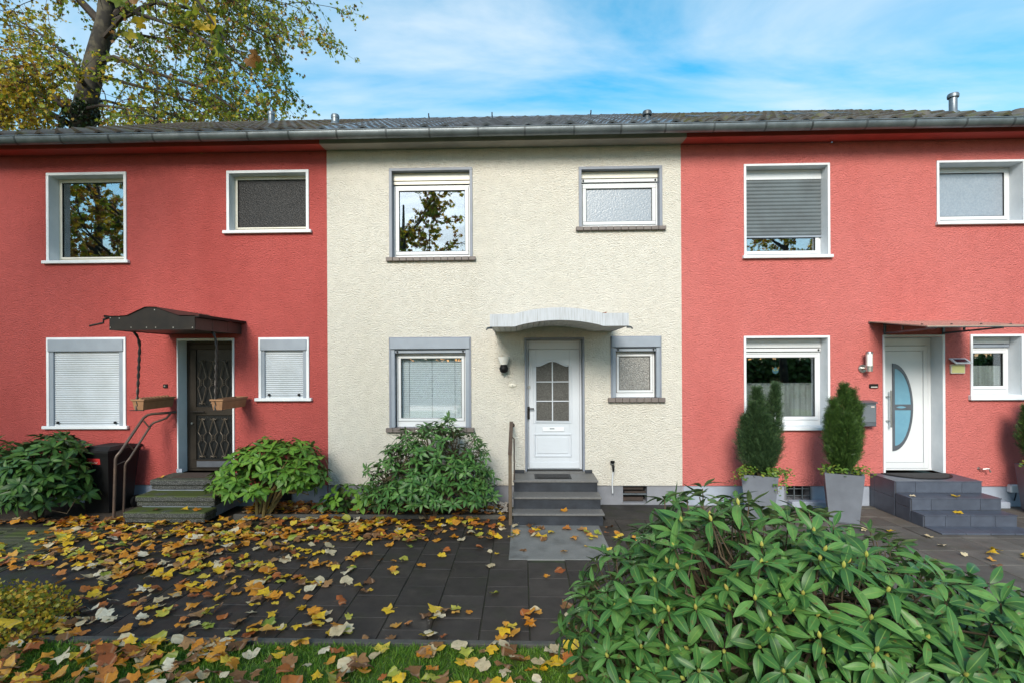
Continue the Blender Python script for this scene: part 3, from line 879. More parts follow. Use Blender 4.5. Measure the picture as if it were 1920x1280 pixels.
MB().box(l0 + .12, l1 - .1, dd - .022, dd - .008, m0 + .02, m0 + .12, .004).build('kick_plate', M['grey_post'], dl)
MB().tube([(l0 + .05, dd - .012, zm - .005), (l0 + .05, dd - .06, zm - .005), (l0 + .28, dd - .06, zm - .005)], .011, 8).build('handle', M['black_metal'], dl, smooth=True)
MB().lathe([(.018, 0), (.018, .02), (.01, .024)], (l0 + .05, dd - .034, zm - .2), 10, 'y').build('lock', M['steel'], dl)
gx0, gx1 = l0 + .13, l1 - .11
for (g0, g1) in ((m0 + .19, zm - .12), (zm + .12, m1 - .28)):
    gw = (gx1 - gx0) / 3; gm = (g0 + g1) / 2
    for k in range(3):
        cxx = gx0 + gw * (k + .5); g = MB()
        y = dd - .03; hw = gw * .46; kh = .09
        for sx in (-1, 1):
            g.tube([(cxx, y, g1), (cxx + sx * hw * .8, y, gm + kh)], .0075, 6); g.tube([(cxx, y, g0), (cxx + sx * hw * .8, y, gm - kh)], .0075, 6)
            g.tube([(cxx + sx * hw * .8, y, gm + kh), (cxx + sx * hw * .35, y - .005, gm + .04), (cxx + sx * hw * .35, y - .005, gm - .04), (cxx + sx * hw * .8, y, gm - kh)], .007, 6)
            g.tube([(cxx, y, g1), (cxx + sx * .045, y, g1 - .02), (cxx + sx * .05, y, g1 + .012)], .006, 6)
            g.tube([(cxx, y, g0), (cxx + sx * .045, y, g0 + .02), (cxx + sx * .05, y, g0 - .012)], .006, 6)
        for q in range(4): g.lathe([(.004, -.009), (.011, 0), (.004, .009)], (cxx, y - .006, gm - .045 + q * .03), 6)
        g.build('grille', M['bronze_light'], dl, smooth=True)

# ================================================================== cream house
hW, roW = house_shell('row_house', XW0, XW1, 'cream roughcast row house with grey window surrounds and arched white canopy', M['wall_cream'], M['plinth_grey'], M['cove_grey'], M['tile_grey'],
    [opening(R5, .045, .06), opening(R6, .045, .06), opening(R7, .045, .07), opening(R8, .04, .07), (DW[0] + .02, DW[1] - .02, Z_PL - .5, DW[3] - .03)], [CW])
KL = M['klinker']
window(hW, R5, TG, .15, M['pvc'], d=.12, sill='tiles', sill_h=.06, sill_mat=KL, box=.125, box_mat=M['pvc_cream'], bar=True, bar_mat=M['pvc_cream'], pane=M['glass'], fb=.06)
window(hW, R6, TG, .15, M['pvc'], d=.12, sill='tiles', sill_h=.06, sill_mat=KL, box=.11, box_mat=M['pvc_cream'], bar=True, bar_mat=M['pvc'], stops=True, pane=M['obscure_grey'], fb=.06, room=False)
def venetian(w, x0, x1, z0, z1, y):
    mb = MB(); n = 30
    for i in range(n):
        z = z0 + (i + .5) * (z1 - z0) / n; h = (z1 - z0) / n * .46
        mb.quad((x0 - .03, y + .075, z - h), (x1 + .03, y + .075, z - h), (x1 + .03, y + .09, z + h), (x0 - .03, y + .09, z + h))
    mb.build('venetian_blind', M['blind'], w)
    for fx in (.12, .5, .88):
        X = x0 + (x1 - x0) * fx
        MB().box(X - .002, X + .002, y + .070, y + .072, z0, z1).build('blind_cord', M['zinc_dark'], w)
window(hW, R7, TG, .15, M['pvc'], tw=.03, d=.11, sill='tiles', sill_h=.07, sill_mat=KL, box=.16, box_mat=M['alu_grey'], flush=True, bar=True, stops=True, pane=M['glass_clear'], fb=.09, behind=venetian, guides=.06, sw=.045)
window(hW, R8, TG, .15, M['pvc'], tw=.025, d=.11, sill='tiles', sill_h=.07, sill_mat=KL, box=.15, box_mat=M['alu_grey'], flush=True, bar=True, stops=True, pane=M['obscure_brown'], fb=.07, guides=.055, sw=.04, room=False)
def one_bar(w, x0, x1, z0, z1):
    zc = (z0 + z1) / 2
    MB().box(x0, x1, .03, .06, zc - .012, zc + .012, .003).build('bar', M['zinc'], w)
    me = MB().box(-.045, .045, .09, .16, -.03, .03, .004).mesh('brick', M['brick_dark'])
    for j in range(3):
        for i in range(4):
            s = link_mesh('brick', me, w)
            s.location = Vector((x0 + .04 + (i + (j % 2) * .5) * (x1 - x0 - .08) / 3.6, 0, z0 + .04 + j * .09)) - WL[w.name]
cellar(hW, CW, one_bar)
# door: panelled leaf, arched six-pane light
x0, x1, z0, z1 = DW
dd = .13
dw = MB().ring(x0, x1, z0, z1, -.02, dd + .06, .03, .03, 0, .03, .003).build('door', TG, hW)
a0, a1, b0, b1 = x0 + .032, x1 - .032, z0 + .004, z1 - .032
MB().ring(a0, a1, b0, b1, dd, dd + .06, .03, .03, .02, .02, .003).build('frame', M['door_white'], dw)
DWH = M['door_white']
ztop = at(1040, 654, dd).z
MB().box(a0 + .03, a1 - .03, dd - .005, dd + .05, ztop, b1 - .02, .004).build('head_panel', DWH, dw)
l0, l1, m0, m1 = a0 + .034, a1 - .034, b0 + .022, ztop - .004
def D(px, py): return at(px, py, dd - .02)
ax0, ax1 = D(1004.5, 800).x, D(1068, 800).x
az0, azs, azt = D(1040, 789).z, D(1040, 686).z, D(1040, 676.5).z
n = 17
arch = []
for i in range(n):
    t = i / (n - 1); u = abs(t - .5) * 2
    arch.append((ax0 + (ax1 - ax0) * t, azs + (azt - azs) * (0.5 + 0.5 * math.cos(math.pi * min(1, u * 1.05)))))
leaf = MB()
y0, y1 = dd - .02, dd + .04
leaf.box(l0, ax0 - .0, y0, y1, m0, m1, .004); leaf.box(ax1, l1, y0, y1, m0, m1, .004); leaf.box(ax0, ax1, y0, y1, m0, az0)
leaf.prism([(ax0, m1)] + arch + [(ax1, m1)], 'y', y0, y1)
leaf.build('leaf', DWH, dw)
mold = MB()
path = [(ax0, az0)] + arch + [(ax1, az0), (ax0, az0)]
mold.tube([(x, y0 - .004, z) for x, z in path], .013, 6)
mold.ring(ax0 - .035, ax1 + .035, az0 - .03, az0 + .001, y0 - .012, y0 + .001, 0, 0, .012, 0)
mold.tube([(ax0 - .035, y0 - .002, az0 - .024), (ax0 - .035, y0 - .002, azs + .01)] + [(ax0 - .035 + (ax1 - ax0 + .07) * (q / 10), y0 - .002, azs + .012 + (azt - azs) * (0.5 + 0.5 * math.cos(math.pi * min(1, abs(q / 5 - 1) * 1.05)))) for q in range(11)] + [(ax1 + .035, y0 - .002, az0 - .024)], .009, 6)
mold.build('moulding', DWH, dw, smooth=True)
MB().prism([(ax0, az0)] + arch + [(ax1, az0)], 'y', y0 + .026, y0 + .03).build('pane', M['door_light'], dw)
xm = (ax0 + ax1) / 2
mun = MB().box(xm - .009, xm + .009, y0 + .004, y0 + .026, az0, azt, .003)
for q in (1 / 3, .655):
    zz = az0 + (azt - az0) * q
    mun.box(ax0, xm - .009, y0 + .005, y0 + .026, zz - .008, zz + .008, .003); mun.box(xm + .009, ax1, y0 + .005, y0 + .026, zz - .008, zz + .008, .003)
mun.build('glazing_bar', DWH, dw)
pa, pb = D(1001, 812), D(1072, 855.5)
lp = MB().ring(pa.x, pb.x, pb.z, pa.z, y0 - .016, y0 + .001, .022, c=.006)
lp.box(pa.x + .055, pb.x - .055, y0 - .010, y0 + .001, pb.z + .055, pa.z - .055, .008)
lp.build('lower_panel', DWH, dw)
sa, sb = D(1017, 800), D(1058, 808)
sl = MB().box(sa.x, sb.x, y0 - .014, y0 - .001, sb.z, sa.z, .006).build('letter_slot', M['trim_white'], dw)
MB().box(sa.x + .12, sb.x - .16, y0 - .017, y0 - .015, (sa.z + sb.z) / 2 + .006, (sa.z + sb.z) / 2 + .018).build('engraving', M['black_metal'], sl)
ha, hb = D(989, 761.5), D(993.5, 785)
hd = MB().box(ha.x, hb.x, y0 - .014, y0, hb.z, ha.z, .004); zz = ha.z - .03
hd.tube([(ha.x + .02, y0 - .01, zz), (ha.x + .02, y0 - .055, zz), (ha.x + .105, y0 - .055, zz)], .011, 8)
hd.build('handle', M['black_metal'], dw)
lk = D(992, 725)
MB().lathe([(.026, 0), (.026, .01), (.012, .014), (.012, .02)], (lk.x, y0 - .02, lk.z), 14, 'y').build('lock', M['steel'], dw)
MB().box(l0, l1, y0 - .012, y0 - .001, m0, m0 + .10, .004).build('kick_plate', M['door_white'], dw)

# ================================================================== red house with the modern door
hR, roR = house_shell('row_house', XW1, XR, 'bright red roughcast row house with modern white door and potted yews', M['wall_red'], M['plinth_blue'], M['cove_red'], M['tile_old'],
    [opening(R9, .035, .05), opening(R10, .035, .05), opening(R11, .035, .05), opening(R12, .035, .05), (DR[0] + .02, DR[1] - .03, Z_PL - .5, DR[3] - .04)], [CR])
window(hR, R9, TW, .2, M['pvc'], tw=.035, d=.19, sill_mat=TW, box=.16, box_mat=M['pvc'], shut=.745, shut_mat=M['slat_dark'], bar_mat=M['alu_grey'], n_slats=15, pane=M['glass'], fb=.05, sill_over=.03)
window(hR, R10, TW, .2, M['pvc'], tw=.035, d=.21, sill_mat=TW, pane=M['obscure_grey'], fb=.08, fw=.05, room=False, sill_over=.02)
def cafe(w, x0, x1, z0, z1, y):
    zt = at(1450, 718, y).z; rows = []; nn = 60
    for zz in (z0 - .02, zt):
        rows.append([(x0 - .02 + (x1 - x0 + .04) * i / nn, y + .10 + .014 * math.sin(i * 1.15) + .01 * math.sin(i * .37), zz) for i in range(nn + 1)])
    MB().sheet(rows).build('cafe_curtain', M['curtain'], w, smooth=True)
    MB().tube([(x0 - .03, y + .10, zt - .012), (x1 + .03, y + .10, zt - .012)], .006, 6).build('curtain_rod', M['steel'], w)
    c = at(1454, 694, y + .03)
    mb = MB(); mb.lathe([(.0, -.006), (.045, -.004), (.052, 0), (.045, .004), (0.0, .006)], (c.x, c.y, c.z), 14, 'y')
    o = mb.build('window_ornament', M['frost_blue'], w)
    for sx in (-1, 1):
        MB().prism([(c.x + sx * .02, c.z + .03), (c.x + sx * .055, c.z + .065), (c.x + sx * .05, c.z + .02)], 'y', c.y - .006, c.y + .004).build('window_ornament', M['leaf_orange'], w)
        MB().lathe([(0.0, -.002), (.013, 0), (0.0, .002)], (c.x + sx * .02, c.y - .009, c.z + .008), 10, 'y').build('window_ornament', M['yellow_panel'], w)
    MB().tube([(c.x, c.y, c.z + .05), (c.x, c.y, z1)], .0012, 4).build('ornament_thread', M['steel'], w)
window(hR, R11, TW, .2, M['pvc'], tw=.035, d=.20, sill_mat=TW, box=.145, box_mat=M['pvc'], bar=True, bar_mat=M['pvc'], stops=True, pane=M['glass_low'], fb=.085, behind=cafe, sill_over=.03)
def half_net(w, x0, x1, z0, z1, y):
    zt = at(1850, 685, y).z
    MB().box(x0 - .01, x1 + .01, y + .05, y + .052, z0 - .01, zt).build('net_curtain', M['curtain'], w)
window(hR, R12, TW, .2, M['pvc'], tw=.035, d=.21, sill_mat=TW, sill_h=.075, box=.10, box_mat=M['pvc'], bar=True, bar_mat=M['alu_grey'], pane=M['glass_low'], fb=.075, behind=half_net, sill_over=.03)
def grid_bars(w, x0, x1, z0, z1):
    for k in range(4):
        X = x0 + (x1 - x0) * k / 3 * .96 + .01
        MB().box(X - .008, X + .008, .02, .035, z0, z1).build('bar', M['zinc'], w)
    for k in range(2):
        Z = z0 + (z1 - z0) * (k + .6) / 2
        MB().box(x0, x1, .037, .05, Z - .007, Z + .007).build('bar', M['zinc'], w)
cellar(hR, CR, grid_bars)
# door
x0, x1, z0, z1 = DR
dd = .21
dr = MB().box(x0, x0 + .03, -.02, dd + .06, z0, z1, .003).box(x1 - .04, x1, -.02, dd + .06, z0, z1, .003).box(x0 + .03, x1 - .04, -.02, dd + .06, z1 - .035, z1, .003).build('door', TW, hR)
def E(px, py): return at(px, py, dd - .01)
a0, a1, b0, b1 = x0 + .032, x1 - .042, z0 + .004, z1 - .037
lx1, lzt = E(1740, 700).x, E(1700, 648).z
pv = M['pvc']
MB().box(a0, a1, dd, dd + .06, lzt + .006, b1, .003).box(lx1 + .006, a1, dd, dd + .06, b0, lzt + .005, .003).build('frame', pv, dr)
lx0 = a0 + .004; lz0 = b0 + .03
MB().box(a0, a1, dd - .01, dd + .05, b0, b0 + .026, .003).build('threshold', M['pvc'], dr)
ix1, izt, iz0 = E(1731.5, 700).x, E(1700, 657.5).z, E(1700, 866).z
MB().box(lx0, lx1, dd - .006, dd + .05, izt + .004, lzt, .003).box(ix1 + .004, lx1, dd - .006, dd + .05, lz0, izt + .003, .003).box(lx0, ix1 + .003, dd - .006, dd + .05, lz0, iz0 - .004, .003).build('leaf_frame', pv, dr)
MB().box(lx0, ix1, dd + .004, dd + .05, iz0, izt, .003).build('leaf', pv, dr)
mx, mt, mb_, mr = E(1673.5, 700).x, E(1700, 680.5).z, E(1700, 844.5).z, E(1712, 765).x
def moon(inset, nseg=22):
    h = (mt - mb_) / 2 - inset * 2.6; w_ = (mr - mx) - inset * 2; zc = (mt + mb_) / 2; xx = mx + inset
    return [(xx + w_ * (math.cos(a) - 0) * (1.0), zc + h * math.sin(a)) for a in np.linspace(-math.pi / 2, math.pi / 2, nseg)]
o_, i_ = moon(0), moon(.032)
mo = MB()
for k in range(len(o_) - 1):
    mo.prism([o_[k], o_[k + 1], i_[k + 1], i_[k]], 'y', dd - .014, dd + .003)
mo.prism([o_[0], i_[0], i_[-1], o_[-1]], 'y', dd - .014, dd + .003)
zc = (mt + mb_) / 2
mo.box(mx + .02, mr - .015, dd - .013, dd + .003, zc - .045, zc + .045)
mo.build('light_frame', M['grey_post'], dr)
MB().prism(i_, 'y', dd - .006, dd + .0035).build('pane', M['frost_blue'], dr)
MB().prism([(mx + .05 + .16 * t, zc + .018 * math.sin(math.pi * t)) for t in np.linspace(0, 1, 9)] + [(mx + .05 + .16 * t, zc - .018 * math.sin(math.pi * t)) for t in np.linspace(.9, .1, 8)], 'y', dd - .017, dd - .0135).build('pane', M['frost_blue'], dr)
h0, h1 = E(1666, 731), E(1666, 799.5)
hb = MB().tube([(h0.x, dd - .065, h0.z), (h0.x, dd - .065, h1.z)], .013, 10)
for zz in (h0.z - .10, h1.z + .10): hb.tube([(h0.x, dd - .065, zz), (h0.x - .035, dd - .03, zz), (h0.x - .035, dd, zz)], .009, 8)
hb.build('handle', M['steel'], dr, smooth=True)

# ---- things that stick out of the roofs (parts of their houses)
def pipe(ro, x, s, r, h, cap, mat, n=16, name='vent_pipe'):
    p = on_roof(x, s)
    mb = MB().lathe([(r * 1.5, -.10), (r * 1.25, .05), (r, .07), (r, h), (r * cap, h + .005), (r * cap * 1.03, h + .05), (r * cap * .9, h + .075)], p, n)
    mb.build(name, mat, ro, smooth=True)
pr = at(1786, 215, 1.2)
pipe(roR, pr.x, (1.2 - EAVE.y) / SDIR.y, .062, .30, 1.4, M['zinc'])
pr = at(1213, 222, .9)
pipe(roW, pr.x, (.9 - EAVE.y) / SDIR.y, .05, .10, 1.6, M['zinc_dark'])
pr = at(629, 232, 1.6); pipe(roL, pr.x, (1.6 - EAVE.y) / SDIR.y, .07, .14, 1.1, M['zinc'])
pr = at(509, 228, 2.4); pipe(roL, pr.x, (2.4 - EAVE.y) / SDIR.y, .06, .22, 1.2, M['zinc'])
for px in (805, 923, 1107):
    pr = at(px, 220, 3.4); p = on_roof(pr.x, (3.4 - EAVE.y) / SDIR.y)
    MB().tube([p, p + Vector((0, -.02, .09)), p + Vector((0, -.07, .10)), p + Vector((0, -.08, .15))], .016, 6).build('ladder_hook', M['zinc_dark'], roW)
for px, wd, s in ((1345, 1.15, 1.6), (1530, .9, 1.9)):
    pr = at(px, 220, 1.6); p = on_roof(pr.x, s)
    mb = MB()
    def rp(u, v, h): return p + Vector((u, 0, 0)) + SDIR * v + SNRM * h
    for (u0, u1, v0, v1) in ((-wd / 2, wd / 2, 0, .08), (-wd / 2, wd / 2, .72, .8), (-wd / 2, -wd / 2 + .08, .081, .719), (wd / 2 - .08, wd / 2, .081, .719)):
        q = [rp(u0, v0, 0), rp(u1, v0, 0), rp(u1, v1, 0), rp(u0, v1, 0)]; q2 = [rp(u0, v0, .07), rp(u1, v0, .07), rp(u1, v1, .07), rp(u0, v1, .07)]
        mb._add([tuple(t) for t in q + q2], [(0, 3, 2, 1), (4, 5, 6, 7), (0, 1, 5, 4), (1, 2, 6, 5), (2, 3, 7, 6), (3, 0, 4, 7)])
    sk = mb.build('roof_window', M['zinc'], roR)
    MB().quad(rp(-wd / 2 + .07, .07, .055), rp(wd / 2 - .07, .07, .055), rp(wd / 2 - .07, .73, .055), rp(-wd / 2 + .07, .73, .055)).build('pane', M['obscure_grey'], roR)
for px in (1357, 1537, 1722, 1904):
    pr = at(px, 226, .3); p = on_roof(pr.x, .75) - SNRM * .03
    MB().lathe([(.15, -.02), (.14, .06), (.09, .115), (.0, .13)], p, 10).build('vent_tile', M['tile_old'], roR, smooth=True)
# ------------------------------------------------------------------ steps
SF = (-.545, -.845, -1.075)               # fronts of platform, second and lowest step
def zs_at(k): return (.51, .34, .17)[k]
# cream house: stone treads on dark risers
xa, xb = at(962, 900, SF[0]).x, at(1122, 900, SF[0]).x
s = root('front_steps', ((xa + xb) / 2, -.5, 0), 'three grey stone steps with dark slate risers below the panelled door', 'steps')
for k in range(3):
    zt = zs_at(k); yb = 0.0 if k == 0 else SF[k - 1] + .002
    zb = .0
    r = MB().box(xa + .012, xb - .012, SF[k] + .022, yb - .001, zb, zt - .032, .003).build('riser', M['stone_riser'], s)
    MB().box(xa - .004 * k, xb + .004 * k, SF[k], yb + (.02 if k else -.002), zt - .031, zt, .006).build('tread', M['stone_tread'], s)
MB().box(xa + .02, at(984, 880).x - .003, -.032, -.002, .512, .56, .004).box(at(1096, 880).x + .003, xb - .02, -.032, -.002, .512, .56, .004).build('skirting', M['stone_riser'], s)
MB().box(at(984, 880).x, at(1096, 880).x, -.03, .12, .44, .5235, .003).build('threshold', M['stone_tread'], s)
ma, mb2 = at(1002, 886, -.13), at(1072, 893, -.42)
m = root('doormat', ((ma.x + mb2.x) / 2, -.27, .511), 'dark rubber doormat on the grey stone steps', 'doormat')
MB().box(ma.x, mb2.x, -.43, -.12, .511, .519, .004).build('base', M['black_plastic'], m)
MB().box(ma.x + .035, mb2.x - .035, -.395, -.155, .519, .525, .004).build('pile', M['mat_rubber'], m)

# modern red house: tiled block of steps
xa, xb = at(1678.5, 900, SF[0]).x, at(1842.5, 900, SF[0]).x
s = root('front_steps', ((xa + xb) / 2, -.5, 0), 'three wide steps clad in blue grey tiles below the modern door', 'steps')
def tiles_front(part, x0, x1, y, z0, z1, cuts, th=.012):
    xs = [x0] + [x0 + (x1 - x0) * c for c in cuts] + [x1]
    for i in range(len(xs) - 1):
        MB().box(xs[i] + .002, xs[i + 1] - .002, y, y + th, z0 + .002, z1 - .002, .002).build('tile', M['slate_tile'], part)
cuts = ((.228, .77), (.22, .77), (.225, .5, .765))
for k in range(3):
    zt = zs_at(k); yb = 0.0 if k == 0 else SF[k - 1] - .0
    core = MB().box(xa + .0125, xb - .0125, SF[k] + .0125, yb - .0005, 0, zt - .0125).build('step', M['grout'], s)
    tiles_front(core, xa + .012, xb - .012, SF[k], (zs_at(k + 1) if k < 2 else 0) + .0, zt - .012, cuts[k])
    n = (3, 2, 4)[k]
    for i in range(n):
        u0, u1 = xa + (xb - xa) * i / n, xa + (xb - xa) * (i + 1) / n
        MB().box(u0 + (.0 if i == 0 else .002), u1 - (.0 if i == n - 1 else .002), SF[k] - .003, yb - .002, zt - .012, zt, .002).build('tile', M['slate_tile'], core)
    for xx in (xa, xb - .012):
        ys = [SF[k] + .0125, yb - .001]
        if k == 0: ys = [SF[k] + .0125, -.10, -.001]
        for j in range(len(ys) - 1):
            zz = [0, .27, zt - .012] if k == 0 else ([0, .2, zt - .012] if k == 1 else [0, zt - .012])
            for q in range(len(zz) - 1):
                MB().box(xx, xx + .012, ys[j] + .002, ys[j + 1] - .002, zz[q] + .002, zz[q + 1] - .002, .002).build('tile', M['slate_tile'], core)
xm0 = at(1739, 985, SF[2]).x
for i in range(4):
    MB().box(xa + (xb - xa) * i / 4 + .003, xa + (xb - xa) * (i + 1) / 4 - .003, SF[2] - .30, SF[2] - .004, .001, .022, .004).build('tile', M['slate_tile'], s)
# half-round mat
c = at(1712, 880, -.02)
m = root('doormat', (c.x, -.1, .511), 'half round dark mat on the tiled steps', 'doormat')
MB().prism([(c.x + .50 * math.cos(a), -.03 + .40 * math.sin(a)) for a in np.linspace(math.pi, 2 * math.pi, 25)], 'z', .511, .521).build('base', M['black_plastic'], m)
MB().prism([(c.x + .46 * math.cos(a), -.045 + .36 * math.sin(a)) for a in np.linspace(math.pi, 2 * math.pi, 25)], 'z', .5211, .526).build('pile', M['mat_rubber'], m)

# dark red house: mossy exposed aggregate steps
xa, xb = at(280, 897, SF[0]).x, at(424, 897, SF[0]).x
s = root('front_steps', ((xa + xb) / 2, -.5, 0), 'three mossy aggregate concrete steps below the wrought iron door', 'steps')
MB().box(xa + .08, xb - .08, -.50, -.002, 0, .40).box(xa + .08, xb - .08, SF[1] + .05, -.505, 0, .2).build('base', M['plinth_blue'], s)
for k in range(3):
    zt = zs_at(k); yb = -.003 if k == 0 else SF[k - 1] + .07
    mt_ = M['terrazzo_top'] if k == 0 else M['terrazzo']
    st = MB().box(xa, xb, SF[k], yb, zt - .085, zt, .014).box(xa + .015, xb - .015, SF[k] + .022, yb, max(zt - .15, 0.0), zt - .087, .006).build('step', mt_, s)
MB().box(xa + .15, at(333, 885).x - .003, -.02, -.0005, .512, .57, .003).build('skirting', M['plinth_blue'], s)
m = root('doormat', (at(385, 880, -.2).x, -.2, .511), 'brown worn mat on the mossy steps', 'doormat')
MB().box(at(345, 884, -.1).x, at(436, 884, -.1).x, -.40, -.05, .511, .521, .004).build('mat', pm('brown mat', lin(.06, .04, .032), lin(.04, .028, .022), 30, .95, .5, 150), m)

# ------------------------------------------------------------------ canopies
# arched white canopy
yF = -1.27
c0, c1 = at(918.5, 600, yF), at(1179, 600, yF)
zb, zt_ = at(960, 612.4, yF).z, at(960, 588.7, yF).z
za, zab = at(1046, 576.5, yF).z, at(1046, 600, yF).z
u0, u1 = at(965, 600, yF).x, at(1131, 600, yF).x
can = root('door_canopy', ((c0.x + c1.x) / 2, 0, zb), 'white arched canopy with planked soffit over the panelled door', 'canopy', 'door canopies')
def arc_line(z_flat, z_peak, n=22):
    pts = [(c0.x, z_flat)]
    for i in range(n + 1):
        t = i / n; pts.append((u0 + (u1 - u0) * t, z_flat + (z_peak - z_flat) * math.sin(math.pi * t) ** .8))
    return pts + [(c1.x, z_flat)]
top, bot = arc_line(zt_, za), arc_line(zb, zab)
def strip(a, b, y0, y1, mb):
    for i in range(len(a) - 1): mb.prism([b[i], b[i + 1], a[i + 1], a[i]], 'y', y0, y1)
    return mb
def fascia_solid(a, b, y0, y1):
    mb = MB(); poly = b + a[::-1]; mb.prism(poly, 'y', y0, y1); return mb
fascia_solid(top, bot, yF, yF + .02).build('fascia', M['canopy_white'], can)
MB().box(c0.x, c0.x + .02, yF + .0205, -.002, zb, zt_).build('side_fascia', M['canopy_white'], can)
MB().box(c1.x - .02, c1.x, yF + .0205, -.002, zb, zt_).build('side_fascia', M['canopy_white'], can)
xf = at(1168, 600, yF).x
MB().box(xf - .002, xf + .002, yF - .002, yF, zb, zt_).build('seam', M['zinc_dark'], can)
tr = [(x, z - .012) for x, z in top]
MB().sheet([[(x, yF + .0005, z) for x, z in tr], [(x, -.002, z) for x, z in tr]]).build('roof_sheet', M['zinc'], can)
npk = 22
def zof(line, x):
    for i in range(len(line) - 1):
        if line[i][0] <= x <= line[i + 1][0]:
            t = (x - line[i][0]) / max(1e-6, line[i + 1][0] - line[i][0]); return line[i][1] + t * (line[i + 1][1] - line[i][1])
    return line[-1][1]
for i in range(npk):
    xA = c0.x + .022 + (c1.x - c0.x - .044) * i / npk + .003; xB = c0.x + .022 + (c1.x - c0.x - .044) * (i + 1) / npk - .003
    zA, zB = zof(bot, xA) + .004, zof(bot, xB) + .004
    MB().prism([(xA, zA), (xB, zB), (xB, zB + .012), (xA, zA + .012)], 'y', yF + .022, -.004).build('soffit_plank', M['soffit'], can)
for sx, cxx in ((-1, c0.x), (1, c1.x)):
    MB().tube([(cxx + sx * -.02, yF + .03, zb - .012), (cxx + sx * .03, yF + .0, zb - .018), (cxx + sx * .045, yF - .02, zb - .04)], [.016, .013, .010], 8).build('drain_spout', M['zinc_dark'], can, smooth=True)

# black canopy with peaked hood
yF = -1.2
def K(px, py): return at(px, py, yF)
cl = root('door_canopy', (K(285, 600).x, 0, K(285, 618).z), 'black sheet metal canopy with peaked hood on twisted iron rods', 'canopy', 'door canopies')
xl, xr = K(205, 600).x, K(365, 600).x
zb, zf, zp = K(285, 618.5).z, K(285, 593).z, K(285, 576).z
pk0, pk1 = K(240, 600).x, K(336, 600).x
pka, pkb = K(273, 600).x, K(292, 600).x
line = [(xl, zf), (K(225, 600).x, zf), (pk0, zf + .01), (pka, zp - .003), ((pka + pkb) / 2, zp), (pkb, zp - .003), (K(312, 600).x, zp - .06), (pk1, zf + .005), (xr, zf)]
MB().prism([(xl, zb), (xr, zb)] + line[::-1], 'y', yF, yF + .015).build('fascia', M['black_metal'], cl)
MB().sheet([[(x, yF - .02, z + .006) for x, z in line], [(x, -.002, z + .006) for x, z in line]]).build('hood', M['brown_sheet'], cl)
MB().box(xl + .01, xr - .01, yF + .016, -.002, zb + .012, zb + .03).build('soffit', M['brown_sheet'], cl)
for j in range(3):
    ya, yb = yF + .017 + (1.2 - .02) * j / 3, yF + .017 + (1.2 - .02) * (j + 1) / 3 - .004
    MB().box(xr - .012, xr, ya, yb, zb, zf - .02, .002).build('side_panel', M['brown_sheet'], cl)
    MB().box(xl, xl + .012, ya, yb, zb, zf - .02, .002).build('side_panel', M['brown_sheet'], cl)
for sx, xx in ((1, xr), (-1, xl)):
    MB().prism([(xx + sx * .0, zf - .015), (xx + sx * .07, zf - .015), (xx + sx * .075, zf + .02), (xx + sx * .068, zf + .02), (xx + sx * .06, zf - .002), (xx, zf - .002)], 'y', yF - .01, -.003).build('side_gutter', M['black_metal'], cl)
MB().tube([(xl - .02, yF + .04, zf - .01), (xl - .10, yF + .02, zf - .04), (xl - .10, yF + .02, zf - .085), (xl - .26, yF - .03, zf - .13)], .014, 8).build('drain_spout', M['black_metal'], cl, smooth=True)
for px, py in ((290, 581), (207, 596), (207, 614), (246, 614), (275, 614), (292, 614), (325, 614), (361, 614), (224, 597)):
    p = K(px, py)
    MB().lathe([(.008, 0), (.006, .004)], (p.x, yF - .004, p.z), 8, 'y').build('screw', M['steel'], cl)
yr = -.74
